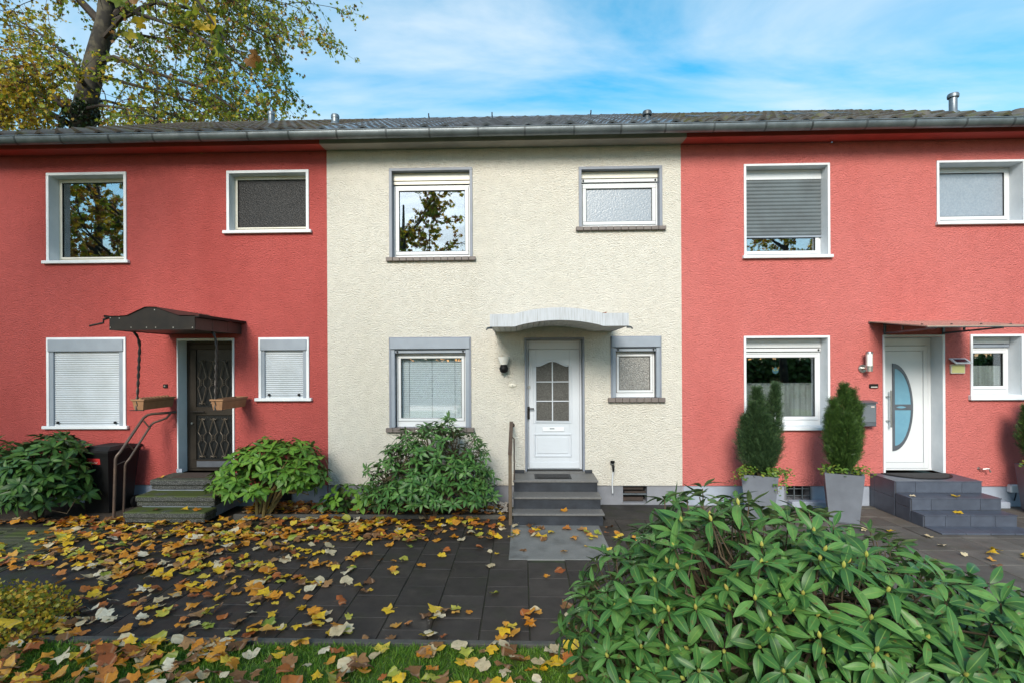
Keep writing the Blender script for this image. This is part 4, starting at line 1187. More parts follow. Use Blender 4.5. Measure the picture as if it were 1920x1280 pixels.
for (pA, pB, pC) in (((243, 621), (262, 651), (256.5, 768)), ((393, 624), (406, 652), (404, 768))):
    A, B, C = at(*pA, yr), at(*pB, yr), at(*pC, yr)
    pts = []
    for t in np.linspace(0, 1, 10):
        u = t * math.pi / 2; pts.append(Vector((A.x + (B.x - A.x) * math.sin(u), yr, B.z + (zb + .02 - B.z) * math.cos(u))))
    for t in np.linspace(0.05, 1, 26): pts.append(B.lerp(C, t))
    mb = MB()
    for ph in (0, math.pi):
        q = []
        for i, p in enumerate(pts):
            a = ph + i * .95; q.append(p + Vector((math.cos(a) * .011, math.sin(a) * .011, 0)))
        mb.tube(q, .012, 6)
    mb.build('twisted_rod', M['iron'], cl, smooth=True)
    MB().box(C.x - .11, C.x + .11, yr - .012, yr + .012, C.z - .012, C.z, .003).box(C.x - .012, C.x + .012, yr + .0125, -.003, C.z - .012, C.z, .003).build('trough_bracket', M['iron'], cl)
    # trough on the bracket
    side = 'left of' if pA[0] < 300 else 'across'
    lab = 'brown ribbed flower trough hung beside the shuttered window' if pA[0] < 300 else 'brown flower trough hung in front of the wrought iron door'
    tg = root('flower_trough', (C.x, -.42, C.z + .001), lab, 'flower box', 'flower troughs under the black canopy')
    mbt = MB(); z0, z1 = C.z + .001, C.z + .155
    y0, y1 = -.76, -.08; w0, w1 = .065, .09
    cx = C.x + .03
    v = [(cx - w0, y0 + .02, z0), (cx + w0, y0 + .02, z0), (cx + w0, y1 - .02, z0), (cx - w0, y1 - .02, z0), (cx - w1, y0, z1), (cx + w1, y0, z1), (cx + w1, y1, z1), (cx - w1, y1, z1)]
    mbt._add(v, [(0, 3, 2, 1), (0, 1, 5, 4), (1, 2, 6, 5), (2, 3, 7, 6), (3, 0, 4, 7)])
    mbt.build('trough', M['terracotta'], tg)
    MB().ring(cx - w1 - .012, cx + w1 + .012, 0, 1, 0, 1, .1) if False else None
    rim = MB()
    rim.box(cx - w1 - .012, cx + w1 + .012, y0 - .012, y0 + .008, z1 - .02, z1 + .006, .003).box(cx - w1 - .012, cx + w1 + .012, y1 - .008, y1 + .012, z1 - .02, z1 + .006, .003)
    rim.box(cx - w1 - .012, cx - w1 + .008, y0 + .009, y1 - .009, z1 - .02, z1 + .006, .003).box(cx + w1 - .008, cx + w1 + .012, y0 + .009, y1 - .009, z1 - .02, z1 + .006, .003)
    rim.build('rim', M['terracotta'], tg)
    MB().box(cx - w1 + .006, cx + w1 - .006, y0 + .01, y1 - .01, z1 - .04, z1 - .012).build('soil', M['soil'], tg)
    if pA[0] < 300:
        for i in range(9):
            MB().lathe([(.035, -.02), (.03, .012), (.012, .026)], (cx, y0 + .05 + i * .072, z1 + .004), 10).build('rim_scallop', M['terracotta'], tg, smooth=True)

# flat tinted canopy
yF = -1.17
A, B = at(1628, 604), at(1797, 603.5)
Cc = at(1736, 612.5, yF)
Df = Vector((B.x + (Cc.x - A.x), yF, Cc.z))
cr = root('door_canopy', ((A.x + B.x) / 2, 0, A.z), 'thin brown tinted flat canopy on grey brackets over the modern door', 'canopy', 'door canopies')
zw, zf = A.z, Cc.z
def slab(mb, xa_, xb_, y0, z0, y1, z1, th):
    return mb.prism([(y0, z0), (y1, z1), (y1, z1 + th), (y0, z0 + th)], 'x', xa_, xb_)
slab(MB(), A.x, B.x + .02, yF, zf, -.003, zw, .014).build('sheet', M['poly_brown'], cr)
MB().box(A.x - .004, B.x + .024, yF - .006, yF + .03, zf - .014, zf - .001, .003).build('edge_profile', M['zinc_dark'], cr)
MB().box(A.x, B.x + .02, -.03, -.001, zw - .02, zw - .005, .002).build('wall_profile', M['zinc'], cr)
for px in (1658, 1768):
    X = at(px, 615).x
    zl = at(px, 625).z
    b = MB().box(X - .018, X + .018, -.022, -.001, zl - .02, zw - .022, .003)
    b.prism([(-.022, zl - .01), (-.022, zl + .018), (-1.0, zf + .005), (-1.0, zf - .018)], 'x', X - .012, X + .012)
    b.prism([(-.0225, zw - .045), (-.0225, zw - .022), (-.98, zf + .02), (-.98, zf + .006)], 'x', X - .011, X + .011)
    b.box(X - .010, X + .010, -.40, -.37, zl + .028, zw - .06, .002)
    b.build('bracket', M['grey_post'], cr)
for i in range(4):
    MB().lathe([(.016, 0), (.012, .01), (0, .012)], (A.x + .12 + i * .4, yF + .25, zf + .014 + (zw - zf) * .215), 8).build('cap_screw', M['black_plastic'], cr)

# ------------------------------------------------------------------ handrails
y1_, y2_ = -.88, -.76
P = lambda px, py, y: at(px, py, y)
hl = root('handrail', (P(213, 976, y1_).x, y1_, 0), 'brown double tube handrail rising beside the mossy steps', 'handrail')
A = P(213, 976, y1_); B = P(216.5, 856, y1_); C1 = P(277, 777, -.30); C2 = P(330, 772, -.03)
t1 = MB().tube([(A.x, y1_, -.05), (B.x, y1_, B.z - .03), (B.x + .012, y1_ + .01, B.z + .015), (B.x + .045, y1_ + .035, B.z + .07), C1 - Vector((.04, .04, .045)), C1, C1 + Vector((.05, .03, .012)), C2], .021, 10)
t1.build('tube', M['rail_brown'], hl, smooth=True)
A2 = P(231, 962, y2_); B2 = P(234.5, 868, y2_); D1 = P(289, 791, -.26); D2 = P(312, 783, -.16); D3 = P(320, 774, -.10)
MB().tube([(A2.x, y2_, -.05), (B2.x, y2_, B2.z - .03), (B2.x + .012, y2_ + .01, B2.z + .015), (B2.x + .04, y2_ + .03, B2.z + .06), D1 - Vector((.03, .03, .04)), D1, D1 + Vector((.04, .02, .012)), D2, D3], .017, 10).build('tube', M['rail_brown'], hl, smooth=True)
for t in (.28, .82):
    a = B.lerp(C1, t) + Vector((.02, 0, .02)); b = B2.lerp(D1, t) + Vector((.02, 0, .01))
    MB().tube([a, b], .012, 8).build('cross_bar', M['rail_brown'], hl, smooth=True)
MB().tube([(B.x, y1_, .80), (B2.x, y2_, .84)], .007, 6).build('cross_bar', M['rail_brown'], hl)
yp = -1.02
A = at(957, 984, yp); B = at(955.5, 850, yp); C = at(961.5, 791, -.05)
hw = root('handrail', (A.x, yp, 0), 'brown flat bar handrail beside the grey stone steps', 'handrail')
MB().box(A.x - .024, A.x + .024, yp - .02, yp + .02, -.05, B.z - .01, .004).build('post', pm('brown post', lin(.13, .095, .06), lin(.095, .068, .045), 8, .5, .1, 50), hw)
n = Vector((0, C.y - yp, C.z - B.z)).normalized()
b = MB(); b.prism([(yp - .03, B.z - .012), (yp - .03, B.z + .012), (-.03, C.z + .012), (-.03, C.z - .012)], 'x', A.x - .028, A.x + .028); b.build('handrail_bar', M['rail_brown'], hw)
MB().tube([(A.x + .02, -.5, B.z + (C.z - B.z) * .55 - .02), (A.x + .05, -.5, B.z + (C.z - B.z) * .55 - .05), (A.x + .05, -.5, .50)], .010, 8).build('stay', M['rail_brown'], hw)
MB().tube([(A.x, -.06, C.z - .012), (A.x + .02, -.06, C.z - .05), (A.x + .02, -.002, C.z - .05)], .011, 8).lathe([(.035, 0), (.035, .008)], (A.x + .02, -.010, C.z - .05), 12, 'y').build('wall_fixing', M['rail_brown'], hw, smooth=True)

# ------------------------------------------------------------------ small fixtures on the walls
p = at(945, 676)
lw = root('wall_lamp', (p.x, 0, p.z), 'white bowl lamp with black motion sensor beside the panelled door', 'lamp', 'wall lamps')
MB().lathe([(.055, -.06), (.075, -.01), (.092, .045), (.092, .062), (.086, .062), (.06, -.05)], (p.x, -.10, p.z), 20).build('shade', M['white_glass_lamp'], lw, smooth=True)
MB().lathe([(.03, -.19), (.06, -.165), (.072, -.12), (.055, -.075), (.04, -.06)], (p.x, -.095, p.z), 16).build('sensor', M['black_plastic'], lw, smooth=True)
MB().box(p.x - .05, p.x + .05, -.05, -.0005, p.z - .09, p.z + .02, .008).build('wall_plate', M['black_plastic'], lw)
p = at(961, 722)
b_ = root('doorbell', (p.x, 0, p.z), 'oval beige bell push on the cream wall', 'doorbell')
mb = MB().lathe([(.052, .0), (.055, .012), (.04, .022), (.012, .025)], (0, 0, 0), 18, 'y')
mb.v = [(x * 1.1 + p.x, -y - .0005, z * .62 + p.z) for x, y, z in mb.v]
mb.build('plate', M['pvc_cream'], b_, smooth=True)
MB().lathe([(.012, .0), (.010, .008)], (p.x, -.034, p.z), 10, 'y').build('button', M['steel'], b_)
p = at(311, 723)
b_ = root('doorbell', (p.x, 0, p.z), 'small square black bell push on the dark red wall', 'doorbell')
MB().box(p.x - .035, p.x + .035, -.02, -.0005, p.z - .03, p.z + .03, .004).build('plate', M['black_metal'], b_)
MB().lathe([(.012, 0), (.012, .006)], (p.x - .006, -.027, p.z), 10, 'y').build('button', M['steel'], b_)
p = at(1147, 868)
tp = root('garden_tap', (p.x, 0, p.z), 'black garden tap with white drain tube beside the grey stone steps', 'tap', 'garden taps')
MB().lathe([(.03, 0), (.03, .012)], (p.x, -.013, p.z), 12, 'y').tube([(p.x, -.013, p.z), (p.x, -.09, p.z)], .014, 8).build('valve', M['steel'], tp, smooth=True)
MB().lathe([(.02, .012), (.035, .03), (.035, .055), (.015, .06)], (p.x, -.075, p.z), 10).build('tap_handle', M['black_plastic'], tp, smooth=True)
MB().tube([(p.x, -.09, p.z), (p.x + .008, -.10, p.z - .03), (p.x + .008, -.10, p.z - .11)], [.014, .02, .014], 8).build('spout', M['black_plastic'], tp, smooth=True)
MB().tube([(p.x + .005, -.09, p.z - .10), (p.x - .005, -.06, p.z - .28), (p.x + .004, -.05, p.z - .46)], .011, 8).build('drain_tube', M['pvc'], tp, smooth=True)
p = at(1838, 877)
tp = root('garden_tap', (p.x, 0, p.z), 'bare brass tap stub on the bright red wall', 'tap', 'garden taps')
MB().lathe([(.022, 0), (.022, .01)], (p.x - .03, -.011, p.z), 10, 'y').tube([(p.x - .03, -.011, p.z), (p.x - .02, -.07, p.z), (p.x + .05, -.09, p.z + .012), (p.x + .075, -.09, p.z - .04)], .012, 8).build('spout', M['steel'], tp, smooth=True)
p = at(1898, 914)
jb = root('junction_box', (p.x, 0, p.z), 'small white cable box on the blue grey plinth', 'box')
MB().box(p.x - .075, p.x + .075, -.06, .024, p.z - .06, p.z + .06, .01).build('housing', M['pvc'], jb)
MB().tube([(p.x + .04, -.02, p.z - .06), (p.x + .04, -.01, p.z - .12), (p.x + .05, .02, p.z - .2)], .008, 6).build('cable', M['black_plastic'], jb)
# steel lamp beside the modern door
p = at(1629, 683)
ls = root('wall_lamp', (p.x, 0, p.z), 'steel tube lamp with frosted cylinder beside the modern door', 'lamp', 'wall lamps')
base = at(1616, 690)
MB().lathe([(.062, 0), (.062, .012), (.045, .02)], (base.x, -.021, base.z), 18, 'y').build('wall_plate', M['steel'], ls, smooth=True)
X = at(1630, 683, -.13).x; Zc = at(1630, 675, -.13).z
MB().tube([(base.x, -.015, base.z), (base.x, -.13, base.z), (X, -.13, base.z)], .02, 10).build('arm', M['steel'], ls, smooth=True)
MB().lathe([(.045, -.17), (.045, -.10), (.052, -.098), (.052, -.085)], (X, -.13, Zc), 16).build('socket', M['steel'], ls, smooth=True)
MB().lathe([(.046, -.084), (.046, .10)], (X, -.13, Zc), 18).build('glass_cylinder', M['white_glass_lamp'], ls, smooth=True)
MB().lathe([(.052, .10), (.052, .112), (.04, .135)], (X, -.13, Zc), 16).build('cap', M['steel'], ls, smooth=True)
for a in (0.4, 1.97, 3.54, 5.1):
    MB().tube([(X + .05 * math.cos(a), -.13 + .05 * math.sin(a), Zc - .09), (X + .05 * math.cos(a), -.13 + .05 * math.sin(a), Zc + .105)], .003, 5).build('guard_rod', M['steel'], ls)
p = at(1637.5, 723)
npl = root('name_plate', (p.x, 0, p.z), 'small dark name plate on the bright red wall above the letterbox', 'sign')
MB().box(p.x - .07, p.x + .07, -.02, -.0005, p.z - .034, p.z + .034, .012).build('plate', M['black_metal'], npl)
MB().box(p.x - .05, p.x + .05, -.022, -.0201, p.z - .022, p.z - .006).build('name_strip', M['number'], npl)
a, b = at(1601, 755, -.12), at(1644, 799, -.12)
mbx = root('letterbox', ((a.x + b.x) / 2, 0, b.z), 'grey metal letterbox on the bright red wall beside a potted yew', 'letterbox')
MB().box(a.x, b.x, -.12, -.0005, b.z, a.z, .01).build('housing', M['grey_post'], mbx)
MB().prism([(-.001, a.z + .035), (-.14, a.z + .012), (-.14, a.z - .004), (-.001, a.z + .002)], 'x', a.x - .008, b.x + .008).build('lid', M['grey_post'], mbx)
MB().box(a.x + .02, b.x - .02, -.127, -.1205, b.z + .07, a.z - .025, .003).build('door', pm('letterbox door', lin(.2, .22, .25), lin(.16, .18, .21), 6, .35, 0, 60, .4), mbx)
MB().box(b.x - .09, b.x - .04, -.130, -.1275, a.z - .065, a.z - .05).build('name_label', M['letter'], mbx)
MB().lathe([(.013, 0), (.013, .006)], ((a.x + b.x) / 2, -.134, a.z - .055), 10, 'y').build('lock', M['steel'], mbx)
a, b = at(1783, 683, -.03), at(1809.5, 699.5, -.03)
sl_ = root('solar_number_light', ((a.x + b.x) / 2, 0, b.z), 'pale yellow solar house light between the modern door and the small window', 'lamp')
MB().box(a.x, b.x, -.035, -.0005, b.z, a.z + .005, .004).build('housing', M['pvc_cream'], sl_)
MB().box(a.x + .012, b.x - .012, -.038, -.0352, b.z + .012, a.z - .008).build('panel', M['yellow_panel'], sl_)
MB().prism([(-.002, a.z + .10), (-.13, a.z + .025), (-.13, a.z + .012), (-.002, a.z + .085)], 'x', a.x - .012, b.x + .035).build('hood', M['pvc'], sl_)
MB().prism([(-.03, a.z + .0855), (-.11, a.z + .0400), (-.11, a.z + .0385), (-.03, a.z + .084)], 'x', a.x + .03, b.x - .005).build('solar_cell', M['solar'], sl_)
# small concrete kerb pieces at the foot of the plinth
for (px, py, w_) in ((1868, 943, .33), (1520, 942, .62)):
    p = at(px, py, -.10)
    o = root('light_well_kerb', (p.x, -.1, 0), 'low blue grey kerb at the cellar window between potted yews' if px < 1700 else 'low blue grey kerb beside the tiled steps', 'kerb')
    MB().box(p.x - w_ / 2, p.x + w_ / 2, -.16, -.03, .002, .10, .01).build('kerb_block', M['plinth_blue'], o)

# ------------------------------------------------------------------ wheelie bin
bx, by = at(192, 900, -.52).x, -.38
wb = root('wheelie_bin', (bx, by, 0), 'black wheelie bin with red sticker beside the mossy steps', 'bin')
ang = rad(-8)
def rot2(x, y): return (bx + x * math.cos(ang) - y * math.sin(ang), by + x * math.sin(ang) + y * math.cos(ang))
def taper(mb, w0, d0, w1, d1, z0, z1, oy0=0, oy1=0):
    v = [(*rot2(sx * w0, sy * d0 + oy0), z0) for sx, sy in ((-1, -1), (1, -1), (1, 1), (-1, 1))] + [(*rot2(sx * w1, sy * d1 + oy1), z1) for sx, sy in ((-1, -1), (1, -1), (1, 1), (-1, 1))]
    return mb._add(v, [(0, 3, 2, 1), (4, 5, 6, 7), (0, 1, 5, 4), (1, 2, 6, 5), (2, 3, 7, 6), (3, 0, 4, 7)])
body = taper(MB(), .205, .20, .265, .27, .03, .90)
taper(body, .275, .28, .28, .285, .90, .94)
body.build('body', M['black_plastic'], wb)
lid = taper(MB(), .29, .295, .285, .29, .942, .975); taper(lid, .27, .27, .19, .18, .976, 1.02, 0, .02)
lid.build('lid', M['black_plastic'], wb)
for sx in (-1, 1):
    x, y = rot2(sx * .24, .22); x2, y2 = rot2(sx * .28, .22)
    MB().tube([(x, y, .1), (x2, y2, .1)], .1, 14).build('wheel', M['black_plastic'], wb)
q = [rot2(-.14, -.262), rot2(.12, -.262)]
st = MB().quad((*q[0], .765), (*q[1], .765), (*rot2(.12, -.2705), .855), (*rot2(-.14, -.2705), .855)).build('sticker', M['rubber_red'], wb)
tc = bpy.data.curves.new('sticker_text', 'FONT'); tc.body = 'SICU'; tc.size = .085; tc.extrude = .0005; tc.align_x = 'CENTER'
tob = bpy.data.objects.new('sticker_text', tc)
dg = bpy.context.evaluated_depsgraph_get(); col.objects.link(tob); dg.update()
tme = bpy.data.meshes.new_from_object(tob.evaluated_get(dg)); bpy.data.objects.remove(tob)
tme.materials.clear(); tme.materials.append(M['letter'])
lt = link_mesh('lettering', tme, wb)
lp_ = rot2(-.01, -.268)
lt.matrix_local = Matrix.Translation(Vector((lp_[0], lp_[1], .782)) - WL[wb.name]) @ Matrix.Rotation(ang, 4, 'Z') @ Matrix.Rotation(rad(90 - 6), 4, 'X')
MB().tube([(*rot2(-.2, .33), .97), (*rot2(-.2, .38), .97), (*rot2(.2, .38), .97), (*rot2(.2, .33), .97)], .016, 8).build('handle', M['black_plastic'], wb, smooth=True)

# ------------------------------------------------------------------ planters
def planter(x, y, ang, label, zt=.70, hw1=.235, hw0=.165):
    r = root('planter', (x, y, 0), label, 'planter', 'slate grey planters')
    ca, sa = math.cos(ang), math.sin(ang)
    def q(u, v, z): return (x + u * ca - v * sa, y + u * sa + v * ca, z)
    rows = []
    for w, z in ((hw0, .004), (hw0 + .012, .03), (hw1 - .004, zt - .05), (hw1, zt), (hw1 - .03, zt), (hw1 - .035, zt - .09)):
        rows.append([q(-w, -w, z), q(w, -w, z), q(w, w, z), q(-w, w, z), q(-w, -w, z)])
    mb = MB().sheet(rows); mb._add([q(-hw0, -hw0, .004), q(hw0, -hw0, .004), q(hw0, hw0, .004), q(-hw0, hw0, .004)], [(3, 2, 1, 0)])
    mb.build('pot', M['planter'], r)
    s_ = hw1 - .036
    MB()._add([q(-s_, -s_, zt - .07), q(s_, -s_, zt - .07), q(s_, s_, zt - .07), q(-s_, s_, zt - .07)], [(0, 1, 2, 3)]).build('soil', M['soil'], r)
    return r
P1, P2, P3 = (at(1424, 900, -.70).x, -.70), (at(1580, 900, -.78).x, -.78), (at(1957, 900, -.45).x, -.45)
planter(*P1, rad(-24), 'slate grey planter under the café curtain window', .66)
planter(*P2, rad(-26), 'slate grey planter beside the tiled steps and letterbox', .70)
planter(*P3, rad(-20), 'slate grey planter beyond the tiled steps', .70)
# ------------------------------------------------------------------ leaf shapes
def rhodo_leaf(nseg=6, width=.165, droop=.22, fold=.30, twist=0.0):
    vs, uv, tr = [], [], []
    for i in range(nseg + 1):
        t = i / nseg
        w = width * (math.sin(math.pi * min(1, t * .96 + .02)) ** .75) * (1.0 if t < .6 else 1.0 - .55 * (t - .6)) if 0 < i < nseg else .012
        zc = -droop * t * t + .03 * math.sin(t * 5)
        for s in (-1, 0, 1):
            ca, sa = math.cos(twist * t * 1.6), math.sin(twist * t * 1.6); yy, zz = s * w, abs(s) * w * fold
            vs.append((t, yy * ca - zz * sa + .12 * twist * t * t, zc + yy * sa + zz * ca)); uv.append((t, s * .5))
    for i in range(nseg):
        for k in (0, 1):
            a = i * 3 + k; tr += [(a, a + 3, a + 4), (a, a + 4, a + 1)]
    return np.array(vs), np.array(tr), np.array(uv)
LEAFKINDS = [rhodo_leaf(7, .165, .20, .30), rhodo_leaf(7, .185, .38, .18, .25), rhodo_leaf(7, .145, .05, .42, -.3), rhodo_leaf(7, .175, .55, .25, .1), rhodo_leaf(7, .155, -.06, .3, -.1)]
def plane_leaf(seed, curl=.25, stalk=True, oval=False):
    r = np.random.default_rng(seed)
    tips = [(0, 1.0), (52, .88), (108, .62), (-52, .88), (-108, .62)]
    out = []
    angs = [(-152, .34), (-130, .52), (-108, .72), (-88, .58), (-72, .64), (-52, .90), (-36, .66), (-20, .76), (0, 1.0), (20, .76), (36, .66), (52, .90), (72, .64), (88, .58), (108, .72), (130, .52), (152, .34)]
    if oval: angs = [(a, .30 + .62 * math.cos(math.radians(a) / 2) ** 2 + .05 * (i % 2)) for i, (a, q) in enumerate(angs)]
    cx, cy = r.uniform(-curl, curl, 2); ph = r.uniform(0, 6.28); w = r.uniform(.5, 1.0)
    vs, uv = [(0, 0, 0)], [(0.5, .2)]
    for a, q in angs:
        q = q * r.uniform(.84, 1.12); a = math.radians(a + r.uniform(-7, 7))
        x, y = q * math.cos(a), q * math.sin(a)
        z = cx * x * x + cy * y * y + .16 * w * math.sin(2 * a + ph) * q + .10 * math.sin(3 * a + 2 * ph) * q + r.uniform(-.07, .07)
        vs.append((x * .55, y * .55, z * .55)); uv.append((.5 + x * .5, y * .5 + (.2 if abs(y) > .05 else 0)))
    n = len(angs)
    tr = [(0, i, i + 1) for i in range(1, n)]
    if stalk:
        b = len(vs)
        vs += [(0, .006, 0), (0, -.006, 0), (-.42, .004 + .05 * cx, .05), (-.42, -.008 + .05 * cx, .05)]; uv += [(0, 0)] * 4
        tr += [(b, b + 2, b + 3), (b, b + 3, b + 1)]
    v = np.array(vs); v[:, 2] -= v[:, 2].min()
    return v, np.array(tr), np.array(uv)
def simple_leaf(width=.3):
    v = np.array([(0, 0, 0), (.35, -width, .05), (.35, width, .05), (.75, -width * .7, .0), (.75, width * .7, .0), (1, 0, -.08)])
    return v, np.array([(0, 1, 2), (1, 3, 4), (1, 4, 2), (3, 5, 4)]), np.array([(0, 0), (.3, -.5), (.3, .5), (.7, -.5), (.7, .5), (1, 0)])
def star_leaf():
    a = [(0, 1), (36, .5), (60, .85), (95, .42), (120, .6), (180, .25), (240, .6), (265, .42), (300, .85), (324, .5)]
    v = np.array([(0, 0, .04)] + [(q * math.cos(math.radians(t)) * .5, q * math.sin(math.radians(t)) * .5, -.05 * q) for t, q in a])
    n = len(a)
    return v, np.array([(0, i + 1, (i + 1) % n + 1) for i in range(n)]), np.zeros((n + 1, 2))

def frames_from(x, z_hint, size, origin, ysc=1.0):
    x = unit(x); y = unit(np.cross(z_hint, x)); z = np.cross(x, y)
    s = np.asarray(size)[:, None]
    return np.stack([x * s, y * s * ysc, z * s, origin], axis=1)

def whorl_frames(r, pts, axes, n_lo, n_hi, size, open_lo=55, open_hi=100, ysc=1.0):
    fr = []
    for p, a in zip(pts, axes):
        n = r.integers(n_lo, n_hi + 1); ph = r.uniform(0, 6.28)
        t1 = unit(np.cross(a, (0.3, .2, .9) if abs(a[2]) < .8 else (1, 0, 0))); t2 = np.cross(a, t1)
        for i in range(n):
            az = ph + 6.2832 * i / n + r.uniform(-.25, .25); th = math.radians(r.uniform(open_lo, open_hi))
            d = math.cos(th) * a + math.sin(th) * (math.cos(az) * t1 + math.sin(az) * t2)
            zh = a + r.normal(0, .12, 3)
            s = size * r.uniform(.72, 1.12)
            fr.append(frames_from(d[None], zh[None], [s], (p + d * .012)[None], ysc * r.uniform(.85, 1.15))[0])
    return np.array(fr)

CAMV = np.array(EYE)
def leafy(parent, name_leaf, base_v, base_t, base_uv, fr, mat, n_single, score, single_meshes=None, stuff='foliage'):
    """the n_single leaves that show largest become objects of their own, the rest one part"""
    order = np.argsort(-score)
    one, rest = order[:n_single], order[n_single:]
    kinds = base_v if isinstance(base_v, list) else [(base_v, base_t, base_uv)]
    mes = [np_mesh(name_leaf, a_, b_, [mat], uv=c_, smooth=True) for a_, b_, c_ in kinds]
    off = WL[parent.name]
    for i in one:
        o = bpy.data.objects.new(name_leaf, mes[i % len(kinds)]); col.objects.link(o); o.parent = parent
        o.matrix_local = frame_matrix(fr[i], off)
    if len(rest):
        V, T, mi, uv = merge([join_instances(a_, b_, fr[rest[rest % len(kinds) == k_]], None, c_) for k_, (a_, b_, c_) in enumerate(kinds)])
        o = link_mesh(stuff, np_mesh(stuff, V - np.array(off), T, [mat], uv=uv, smooth=True), parent)
        tag(o, kind='stuff')

def rhododendron(name, label, cx, cy, rx, ry, z0, z1, n_wh, leaf_len, mat, seed, n_single=250, stem_mat=None, stem_r=.010, buds=0, group=None,
                 open_=(58, 100), shape=None, ysc=1.0, n_stem=7, base=None, nl=(7, 9), clip_y=None, spread=.18, under=-.35, lump=.12):
    r = np.random.default_rng(seed)
    base = base or (cx, cy)
    g = root(name, (base[0], base[1], 0), label, 'shrub', group)
    zc = z0 + (z1 - z0) * .35; rz = z1 - zc
    pts, axes = [], []
    k = 0
    lob = r.normal(0, 1, (9, 3)); lob = unit(lob)
    while len(pts) < n_wh and k < 50000:
        k += 1
        d = unit(r.normal(0, 1, 3))
        if d[2] < under: continue
        if clip_y is not None and d[1] * ry + cy > clip_y: continue
        bump = 1 + lump * np.max(lob @ d) ** 2 * 1.2 - lump * .7
        q = r.uniform(.80, 1.0) if r.random() < .75 else r.uniform(.45, .85)
        s = q * bump
        p = np.array((cx + d[0] * rx * s, cy + d[1] * ry * s, zc + d[2] * (rz if d[2] > 0 else (zc - z0)) * s))
        if shape is not None and not shape(p): continue
        if p[2] < z0 + .04: continue
        if any(np.sum((p - o) ** 2) < (leaf_len * spread * 3) ** 2 for o in pts): 
            if k < 12000: continue
        nrm = unit(np.array((d[0] / rx, d[1] / ry, d[2] / rz)))
        a = unit(nrm * .62 + np.array((0, 0, .62)) + r.normal(0, .22, 3))
        pts.append(p); axes.append(a)
    pts, axes = np.array(pts), np.array(axes)
    bv, bt, buv = LEAFKINDS, None, None
    fr = whorl_frames(r, pts, axes, nl[0], nl[1], leaf_len, open_[0], open_[1], ysc)
    cen = fr[:, 3] + fr[:, 0] * .5
    dist = np.linalg.norm(cen - CAMV, axis=1)
    rel = np.linalg.norm((cen - np.array((cx, cy, zc))) / np.array((rx, ry, rz)), axis=1)
    facing = np.einsum('ij,ij->i', unit(CAMV - np.array((cx, cy, zc)))[None].repeat(len(cen), 0), (cen - np.array((cx, cy, zc))) / np.array((rx, ry, rz)))
    score = np.linalg.norm(fr[:, 0], axis=1) / dist * (1 + .8 * facing + .5 * rel)
    leafy(g, 'leaf', bv, bt, buv, fr, mat, n_single, score)
    # branches
    mb = MB(); hubs = []
    for i in range(n_stem):
        a = r.uniform(0, 6.28); q = r.uniform(.02, .10)
        b = Vector((base[0] + math.cos(a) * q, base[1] + math.sin(a) * q, -.03))
        e = Vector((cx + math.cos(a) * rx * r.uniform(.25, .6), cy + math.sin(a) * ry * r.uniform(.25, .6), z0 + (z1 - z0) * r.uniform(.35, .6)))
        mid = b.lerp(e, .5) + Vector((r.normal(0, .05), r.normal(0, .05), .05))
        mb.tube([b, mid, e], [stem_r * 1.8, stem_r * 1.5, stem_r * 1.1], 6, False); hubs += [mid, e]
    for p, a in zip(pts, axes):
        P_ = Vector(p); h = min(hubs, key=lambda t: (t - P_).length + (2 if t.z > P_.z + .1 else 0))
        m_ = P_ - Vector(a) * min(.2, (P_ - h).length * .5)
        mb.tube([h, h.lerp(m_, .55) + Vector((0, 0, -.02)), m_, P_], [stem_r, stem_r * .7, stem_r * .5, stem_r * .42], 5, False)
    mb.build('branches', stem_mat or M['stem'], g, smooth=True)
    if buds:
        bm = MB()
        for i in np.argsort(np.linalg.norm(pts - CAMV, axis=1))[:buds]:
            p, a = Vector(pts[i]), Vector(axes[i])
            L = leaf_len * .26
            bm.tube([p - a * .004, p + a * L * .25, p + a * L * .6, p + a * L], [L * .12, L * .28, L * .24, L * .02], 7)
        o = bm.build('flower_buds', M['bud'], g, smooth=True); tag(o, kind='stuff')
    return g, pts

# ------------------------------------------------------------------ shrubs along the houses
def span(px0, px1, y): return at(px0, 900, y).x, at(px1, 900, y).x
a, b = span(686, 928, -.75)
rhododendron('rhododendron', 'rounded rhododendron under the venetian blind window of the cream house', (a + b) / 2, -.72, (b - a) / 2 * .94, .66, .05, at(800, 788, -.75).z - .03, 330, .125, M['rhodo'], 11, 290, n_stem=9, buds=0,
             group='rhododendrons along the houses', under=-.5, clip_y=-.06, lump=.34)
a, b = span(398, 610, -.70)
rhododendron('rhododendron', 'light green rhododendron with pale stems between the mossy steps and the cream house', (a + b) / 2, -.66, (b - a) / 2 * .92, .58, .22, at(500, 820, -.7).z - .02, 190, .145, M['rhodo_light'], 12, 270, stem_mat=M['stem_yellow'], stem_r=.013,
             group='rhododendrons along the houses', under=-.35, clip_y=-.08, ysc=1.25, lump=.34, base=((a + b) / 2 - .12, -.68))
a, b = span(4, 168, -.80)
rhododendron('rhododendron', 'dark rhododendron beside the black wheelie bin', (a + b) / 2, -.86, (b - a) / 2 * .95, .62, .12, at(140, 812, -.8).z - .03, 200, .165, M['rhodo_dark'], 13, 270,
             group='rhododendrons along the houses', under=-.5, clip_y=-.1, ysc=1.2, lump=.34)
a, b = span(-120, 52, -.55)
rhododendron('rhododendron', 'small dark rhododendron beyond the closed shutters, farther from the wheelie bin', (a + b) / 2, -.6, (b - a) / 2, .5, .1, at(20, 822, -.5).z, 80, .165, M['rhodo_dark'], 14, 130,
             group='rhododendrons along the houses', under=-.5, clip_y=-.08, ysc=1.2)
